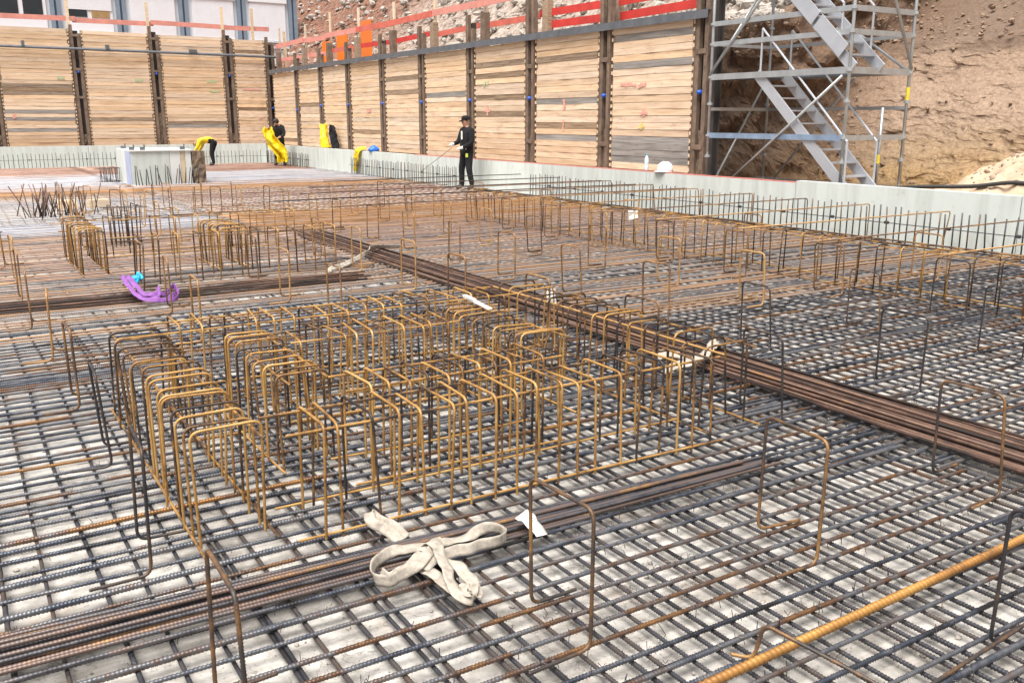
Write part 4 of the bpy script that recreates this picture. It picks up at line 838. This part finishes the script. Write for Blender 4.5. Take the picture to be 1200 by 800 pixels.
V, F = lathe([(.02, 0), (.2, .01), (.24, .08), (.22, .17), (.12, .25), (.05, .30), (.03, .32)]); V = [(x * .75 + .03 * noise.noise((x * 9, y * 9, z * 9)), y * .7 + .04 * noise.noise((x * 7, y * 8, z * 9 + 5)), z * .6 + .03 * noise.noise((x * 9, y * 6, 8))) for x, y, z in V]
tag(obj('plastic_bag', mesh('plastic_bag', V, F, 'blue_bag', True), None, (11.62, 27.0, .775)), 'bright blue plastic bag on the upstand by the plank wall', 'bag')
# draped work clothes
def drape(name, label, mat, f, nx=16, ny=20, cat='jacket', th=.02):
    V, F = grid(nx * 2, ny * 2, f); V = [tuple(Vector(v) + noise.noise_vector(Vector(v) * 4.5) * .05 + noise.noise_vector(Vector(v) * 13) * .018) for v in V]
    o = obj(name, mesh(name, V, F, mat, True)); m = o.modifiers.new('s', 'SOLIDIFY'); m.thickness = th; return tag(o, label, cat)
drape('rain_jacket', 'yellow rain jacket hanging against the right plank wall behind the upstand', 'yellow_cloth', lambda u, v: (11.74 - .10 * math.sin(u * 6 + v * 2) - .05 * math.sin(v * 5) - .05, 31.62 - .62 * u * (1 - .35 * v) + .14 * v, .80 + .78 * v - .10 * (u - .5) ** 2))
drape('dark_jacket', 'black jacket hanging beside the yellow one on the right plank wall', 'black_cloth', lambda u, v: (11.80 - .08 * math.sin(u * 5 + v * 2), 30.98 - .42 * u * (1 - .5 * v) + .12 * v, .80 + .74 * v))
drape('rain_trousers', 'yellow rain trousers draped over the upstand left of the standing worker', 'yellow_cloth', lambda u, v: (11.46 - .05 * math.sin(u * 7 + v * 3) - .03 * v + (.18 * sm(.0, .12, .12 - v)), 28.0 - .34 * u + .25 * v * (.4 + u * .4) + .12 * v, .86 - .70 * v + .03 * math.sin(u * 5)), cat='trousers')

# ------------------------------------------------------------ people
def person(label, loc, rz, J, bones, rad, cls, mats):
    names = list(J); me = bpy.data.meshes.new('body'); me.from_pydata([J[n] for n in names], [(names.index(a), names.index(b)) for a, b in bones], [])
    o = bpy.data.objects.new('tmp_body', me); col.objects.link(o)
    o.modifiers.new('skin', 'SKIN'); ss = o.modifiers.new('sub', 'SUBSURF'); ss.levels = 2; ss.render_levels = 2
    for k, n in enumerate(names):
        sv = me.skin_vertices[0].data[k]; r_ = rad[n]; sv.radius = r_ if isinstance(r_, tuple) else (r_, r_); sv.use_root = n == 'pelvis'
    dg = bpy.context.evaluated_depsgraph_get(); nm = bpy.data.meshes.new_from_object(o.evaluated_get(dg)); bpy.data.objects.remove(o)
    nm.materials.clear()
    for m_ in mats: nm.materials.append(M[m_])
    segs = [(Vector(J[a]), Vector(J[b]), cls.get((a, b), 0)) for a, b in bones]
    for p in nm.polygons:
        c = p.center; best = min(segs, key=lambda s_: (c - (s_[0] + (s_[1] - s_[0]) * max(0, min(1, (c - s_[0]).dot(s_[1] - s_[0]) / max(1e-6, (s_[1] - s_[0]).length_squared))))).length); p.material_index = best[2]
    nm.shade_smooth(); nm.name = 'body'
    t = thing('person', label, 'person', loc, rz); obj('body', nm, t); return t
BON = [('pelvis', 'waist'), ('waist', 'chest'), ('chest', 'neck'), ('neck', 'jaw'), ('jaw', 'face'), ('face', 'crown'), ('face', 'nose')]
for s_ in 'lr':
    BON += [('chest', s_ + 'sh'), (s_ + 'sh', s_ + 'el'), (s_ + 'el', s_ + 'wr'), (s_ + 'wr', s_ + 'palm'), ('pelvis', s_ + 'hip'), (s_ + 'hip', s_ + 'kn'), (s_ + 'kn', s_ + 'an'), (s_ + 'an', s_ + 'toe')]
    BON += [(s_ + 'palm', s_ + 'f%d' % k) for k in range(4)] + [(s_ + 'wr', s_ + 'thumb')]
def rads(torso=.15):
    r_ = dict(pelvis=(.17, .14), waist=(.17, .14), chest=(.19, .15), neck=.06, jaw=.072, face=.092, crown=.07, nose=.018)
    for s_ in 'lr':
        r_.update({s_ + 'sh': .092, s_ + 'el': .066, s_ + 'wr': .045, s_ + 'palm': .036, s_ + 'hip': .115, s_ + 'kn': .082, s_ + 'an': .066, s_ + 'toe': .048, s_ + 'thumb': .011})
        r_.update({s_ + 'f%d' % k: .010 for k in range(4)})
    return r_
def hands(J):
    for s_ in 'lr':
        w_, p_ = Vector(J[s_ + 'wr']), Vector(J[s_ + 'palm']); d = (p_ - w_).normalized(); side = d.cross(Vector((0, 0, 1))); side = side.normalized() if side.length > .1 else Vector((1, 0, 0))
        for k, l in enumerate((.07, .085, .08, .06)): J[s_ + 'f%d' % k] = tuple(p_ + d * l + side * (.028 * (k - 1.5)) + Vector((0, 0, -.02)))
        J[s_ + 'thumb'] = tuple(w_ + d * .05 + side * .06)
    return J
CLS = {('neck', 'jaw'): 1, ('jaw', 'face'): 1, ('face', 'crown'): 2, ('face', 'nose'): 1}
for s_ in 'lr':
    CLS.update({('pelvis', s_ + 'hip'): 3, (s_ + 'hip', s_ + 'kn'): 3, (s_ + 'kn', s_ + 'an'): 3, (s_ + 'an', s_ + 'toe'): 4, (s_ + 'wr', s_ + 'palm'): 5, (s_ + 'wr', s_ + 'thumb'): 5}); CLS.update({(s_ + 'palm', s_ + 'f%d' % k): 5 for k in range(4)})
# local +y is where the person faces
J = hands(dict(pelvis=(0, 0, .95), waist=(0, .01, 1.12), chest=(0, .0, 1.36), neck=(0, .02, 1.52), jaw=(0, .045, 1.585), face=(0, .03, 1.655), crown=(0, .02, 1.74), nose=(0, .13, 1.645),
    lsh=(-.19, -.01, 1.42), lel=(-.27, .02, 1.15), lwr=(-.16, .22, 1.03), lpalm=(-.10, .27, 1.02), rsh=(.19, -.01, 1.42), rel=(.26, .06, 1.16), rwr=(.19, .28, 1.10), rpalm=(.16, .34, 1.10),
    lhip=(-.10, 0, .90), lkn=(-.16, .05, .50), lan=(-.19, -.03, .09), ltoe=(-.22, .14, .045), rhip=(.10, 0, .90), rkn=(.15, .06, .50), ran=(.18, .03, .09), rtoe=(.22, .20, .045)))
rt = Vector((math.cos(YAW), -math.sin(YAW), 0)); hd = Vector((math.sin(YAW), math.cos(YAW), 0))
def face_rot(v): return math.atan2(-v.x, v.y)
rz = face_rot((-rt * .8 - hd * .6).normalized())
p = person('person in black jacket, trousers and cap standing with a rod in front of the upstand', (11.06, 20.0, .055), rz, J, BON, rads(), CLS, ['black_cloth', 'skin', 'hair', 'trousers', 'shoe', 'glove'])
V, F = lathe([(.100, 0), (.103, .03), (.094, .07), (.06, .098), (.01, .105)]); cp = obj('cap', mesh('cap', V, F, 'black_cloth', True), p, (0, .02, 1.685), scale=(1, 1.1, 1))
V, F = grid(8, 5, lambda u, v: (-.06 + .12 * u, .09 + .09 * v * (1 - (2 * u - 1) ** 2 * .5), .005 - .03 * v - .02 * (2 * u - 1) ** 2)); o = obj('peak', mesh('peak', V, F, 'black_cloth', True), cp); o.modifiers.new('s', 'SOLIDIFY').thickness = .008
V, F = grid(6, 6, lambda u, v: (-.20 + .05 * u, .10 + .03 * u, .80 + .09 * v)); o = obj('pocket_flap', mesh('pocket_flap', V, F, 'hivis'), p); o.modifiers.new('s', 'SOLIDIFY').thickness = .02
V, F = grid(4, 8, lambda u, v: (-.07 + .045 * u + .03 * v, .168 - .02 * v, 1.22 + .2 * v)); o = obj('scarf', mesh('scarf', V, F, 'glove'), p); o.modifiers.new('s', 'SOLIDIFY').thickness = .015
def jacket(parent, mat, tilt=0., top=1.47):
    n = 28; prof_ = [(.185, .135, .86), (.20, .15, .90), (.195, .145, 1.0), (.19, .14, 1.10), (.20, .148, 1.22), (.215, .155, 1.33), (.20, .14, 1.42), (.12, .10, top), (.075, .075, top + .05)]
    V = []
    for a_, b_, z in prof_:
        for k in range(n):
            t_ = 2 * math.pi * k / n; f_ = 1 + .07 * noise.noise((math.cos(t_) * 2.2, math.sin(t_) * 2.2, z * 6)) + .03 * noise.noise((math.cos(t_) * 5, math.sin(t_) * 5, z * 14))
            V.append((a_ * f_ * math.cos(t_), b_ * f_ * math.sin(t_) + .01 + tilt * (z - .9), z))
    F = [(i * n + k, i * n + (k + 1) % n, (i + 1) * n + (k + 1) % n, (i + 1) * n + k) for i in range(len(prof_) - 1) for k in range(n)]
    o = obj('jacket', mesh('jacket', V, F, mat, True), parent); o.modifiers.new('s', 'SOLIDIFY').thickness = .015
jacket(p, 'black_cloth')
tag(MB().tube([tuple(Vector((11.06, 20.0, .055)) + Matrix.Rotation(rz, 3, 'Z') @ Vector((.16, .33, 1.02))), (11.28, 23.0, .36)], .006, 6).build('thin_rod', 'stool'), 'thin rod held slanting to the ground by the standing person in black', 'rod')
J = hands(dict(pelvis=(0, -.02, .95), waist=(0, .02, 1.12), chest=(0, .08, 1.34), neck=(0, .14, 1.49), jaw=(0, .21, 1.53), face=(0, .22, 1.60), crown=(0, .22, 1.68), nose=(0, .31, 1.565),
    lsh=(-.19, .07, 1.40), lel=(-.27, .15, 1.14), lwr=(-.20, .36, 1.06), lpalm=(-.16, .42, 1.04), rsh=(.19, .07, 1.40), rel=(.33, .12, 1.25), rwr=(.27, .33, 1.36), rpalm=(.22, .40, 1.39),
    lhip=(-.09, 0, .90), lkn=(-.15, .05, .50), lan=(-.2, -.02, .09), ltoe=(-.23, .15, .045), rhip=(.09, 0, .90), rkn=(.12, .05, .50), ran=(.15, -.02, .09), rtoe=(.18, .15, .045)))
rz2 = face_rot((-hd * .95 - rt * .15).normalized())
p2 = person('person in dark clothes by the wall corner looking down at yellow oilskins in both hands', (11.0, 34.4, .055), rz2, J, BON, rads(), CLS, ['dark_cloth', 'skin', 'hair', 'trousers', 'shoe', 'skin'])
jacket(p2, 'dark_cloth', .17, 1.44)
obj('hair', mesh('hair', *lathe([(.10, -.05), (.108, .0), (.10, .05), (.07, .09), (.01, .105)]), 'hair', True), p2, (0, .215, 1.625), (-.45, 0, 0))
def tarp(u, v):
    c = Vector((.20 - .42 * v + .08 * math.sin(v * 6), .44 + .06 * math.sin(v * 5), 1.42 - 1.28 * v))
    w_ = .22 + .22 * math.sin(math.pi * min(1, v * .95)) ** .8 + .05 * math.sin(v * 14)
    q = c + Vector(((u - .5) * w_ * 1.35, .09 * math.sin(u * 9 + v * 7) + .05 * math.sin(u * 17), .03 * math.sin(u * 7)))
    return tuple(Matrix.Rotation(rz2, 3, 'Z') @ q + Vector((11.0, 34.4, .055)))
drape('oilskin', 'yellow oilskin jacket held up by the person at the wall corner', 'yellow_cloth', tarp, 18, 26)
J = hands(dict(pelvis=(0, -.12, .88), waist=(0, .05, .97), chest=(0, .30, .98), neck=(0, .45, .90), jaw=(0, .52, .84), face=(0, .58, .80), crown=(0, .65, .76), nose=(0, .6, .71),
    lsh=(-.19, .32, .94), lel=(-.25, .42, .68), lwr=(-.18, .55, .50), lpalm=(-.15, .6, .43), rsh=(.19, .32, .94), rel=(.25, .42, .68), rwr=(.18, .55, .50), rpalm=(.15, .6, .43),
    lhip=(-.09, -.12, .86), lkn=(-.12, -.05, .48), lan=(-.13, -.12, .09), ltoe=(-.15, .05, .045), rhip=(.09, -.12, .86), rkn=(.12, .0, .48), ran=(.14, -.02, .09), rtoe=(.17, .15, .045)))
person('person in yellow jacket and black trousers bending over behind the formwork box', (8.75, 35.6, .055), face_rot((-rt).normalized()), J, BON, rads(), CLS, ['yellow_cloth', 'skin', 'hair', 'black_cloth', 'shoe', 'skin'])

# ------------------------------------------------------------ rubble, clods, wire scraps
def rocks(name, label, mat, n, place, smin, smax, seed):
    rs = random.Random(seed); b = MB(); ph = (1 + 5 ** .5) / 2
    ico = [Vector(v).normalized() for v in ((-1, ph, 0), (1, ph, 0), (-1, -ph, 0), (1, -ph, 0), (0, -1, ph), (0, 1, ph), (0, -1, -ph), (0, 1, -ph), (ph, 0, -1), (ph, 0, 1), (-ph, 0, -1), (-ph, 0, 1))]
    fc = [(0, 11, 5), (0, 5, 1), (0, 1, 7), (0, 7, 10), (0, 10, 11), (1, 5, 9), (5, 11, 4), (11, 10, 2), (10, 7, 6), (7, 1, 8), (3, 9, 4), (3, 4, 2), (3, 2, 6), (3, 6, 8), (3, 8, 9), (4, 9, 5), (2, 4, 11), (6, 2, 10), (8, 6, 7), (9, 8, 1)]
    for k in range(n):
        c = place(rs)
        if c is None: continue
        s_ = smin + (smax - smin) * rs.random() ** 3; sc = Vector((rs.uniform(.6, 1.3), rs.uniform(.6, 1.3), rs.uniform(.5, .9))) * s_; rot = Matrix.Rotation(rs.uniform(0, 6), 3, 'Z') @ Matrix.Rotation(rs.uniform(-.5, .5), 3, 'X')
        b.add([c + rot @ Vector((v.x * sc.x * rs.uniform(.75, 1.2), v.y * sc.y * rs.uniform(.75, 1.2), v.z * sc.z * rs.uniform(.75, 1.2))) for v in ico], fc)
    o = b.build(name, mat); tag(o, label, mat and 'rubble', kind='stuff'); return o
hv = [v.co.copy() for v in hillside.data.vertices]
up = [v for v in hv if 13.2 < v.y < 60 and 13.2 < v.x < 24 and v.z > 3.4]; lo = [v for v in hv if 2 < v.y < 13 and 12.6 < v.x < 24]
rocks('rubble', 'grey stones and rubble scattered over the slope above the plank wall', 'stone', 9000, lambda rs: rs.choice(up) + Vector((rs.gauss(0, .15), rs.gauss(0, .3), 0)), .03, .20, 1)
lo += [v for v in lo if v.z > 3.2] * 4
rocks('soil_clods', 'clods of soil lying on the cut earth bank', 'clod', 6000, lambda rs: rs.choice(lo) + Vector((rs.gauss(0, .1), rs.gauss(0, .15), 0)), .006, .06, 2)
rocks('grit', 'small stones and mortar crumbs on the bare slab under the mesh', 'stone', 2600, lambda rs: Vector((rs.uniform(-.2, 7), 1.2 + 7 * rs.random() ** 1.6, .006)), .002, .014, 3)
rocks('sand_crumbs', 'crumbs of soil on the pale sand heap', 'clod', 900, lambda rs: (lambda p_: p_.copy())(rs.choice(heapv)), .008, .05, 5)
b = MB(); rs = random.Random(4)
for k in range(260):
    x, y = rs.uniform(0, 6), rs.uniform(1.3, 8); a = rs.uniform(0, 6.3); l = rs.uniform(.03, .11); z = rs.choice((.006, .006, .066))
    b.tube([(x, y, z), (x + l * .5 * math.cos(a), y + l * .5 * math.sin(a), z + .004), (x + l * math.cos(a + .5), y + l * math.sin(a + .5), z + rs.uniform(0, .02))], .0014, 4)
for k in range(1500):
    y = rs.choice([r_ for r_ in rows if 1.2 < r_ < 6.5]); x = rs.choice([x_ for x_ in xs if 0 < x_ < 6.5])
    if rs.random() < y / 9: continue
    a = rs.choice((.78, 2.36)); c_, s_ = math.cos(a) * .014, math.sin(a) * .014
    b.tube([(x - c_, y - s_, .042), (x - c_ * .5, y - s_ * .5, .066), (x + c_ * .5, y + s_ * .5, .067), (x + c_ * 1.1, y + s_ * 1.1, .05), (x + c_ * 1.6 + rs.gauss(0, .006), y + s_ * 1.6, .062 + rs.uniform(0, .02))], .0014, 4)
tag(b.build('wire_scraps', 'starter'), 'bits of tie wire scattered on the slab and mesh', 'wire', kind='stuff')
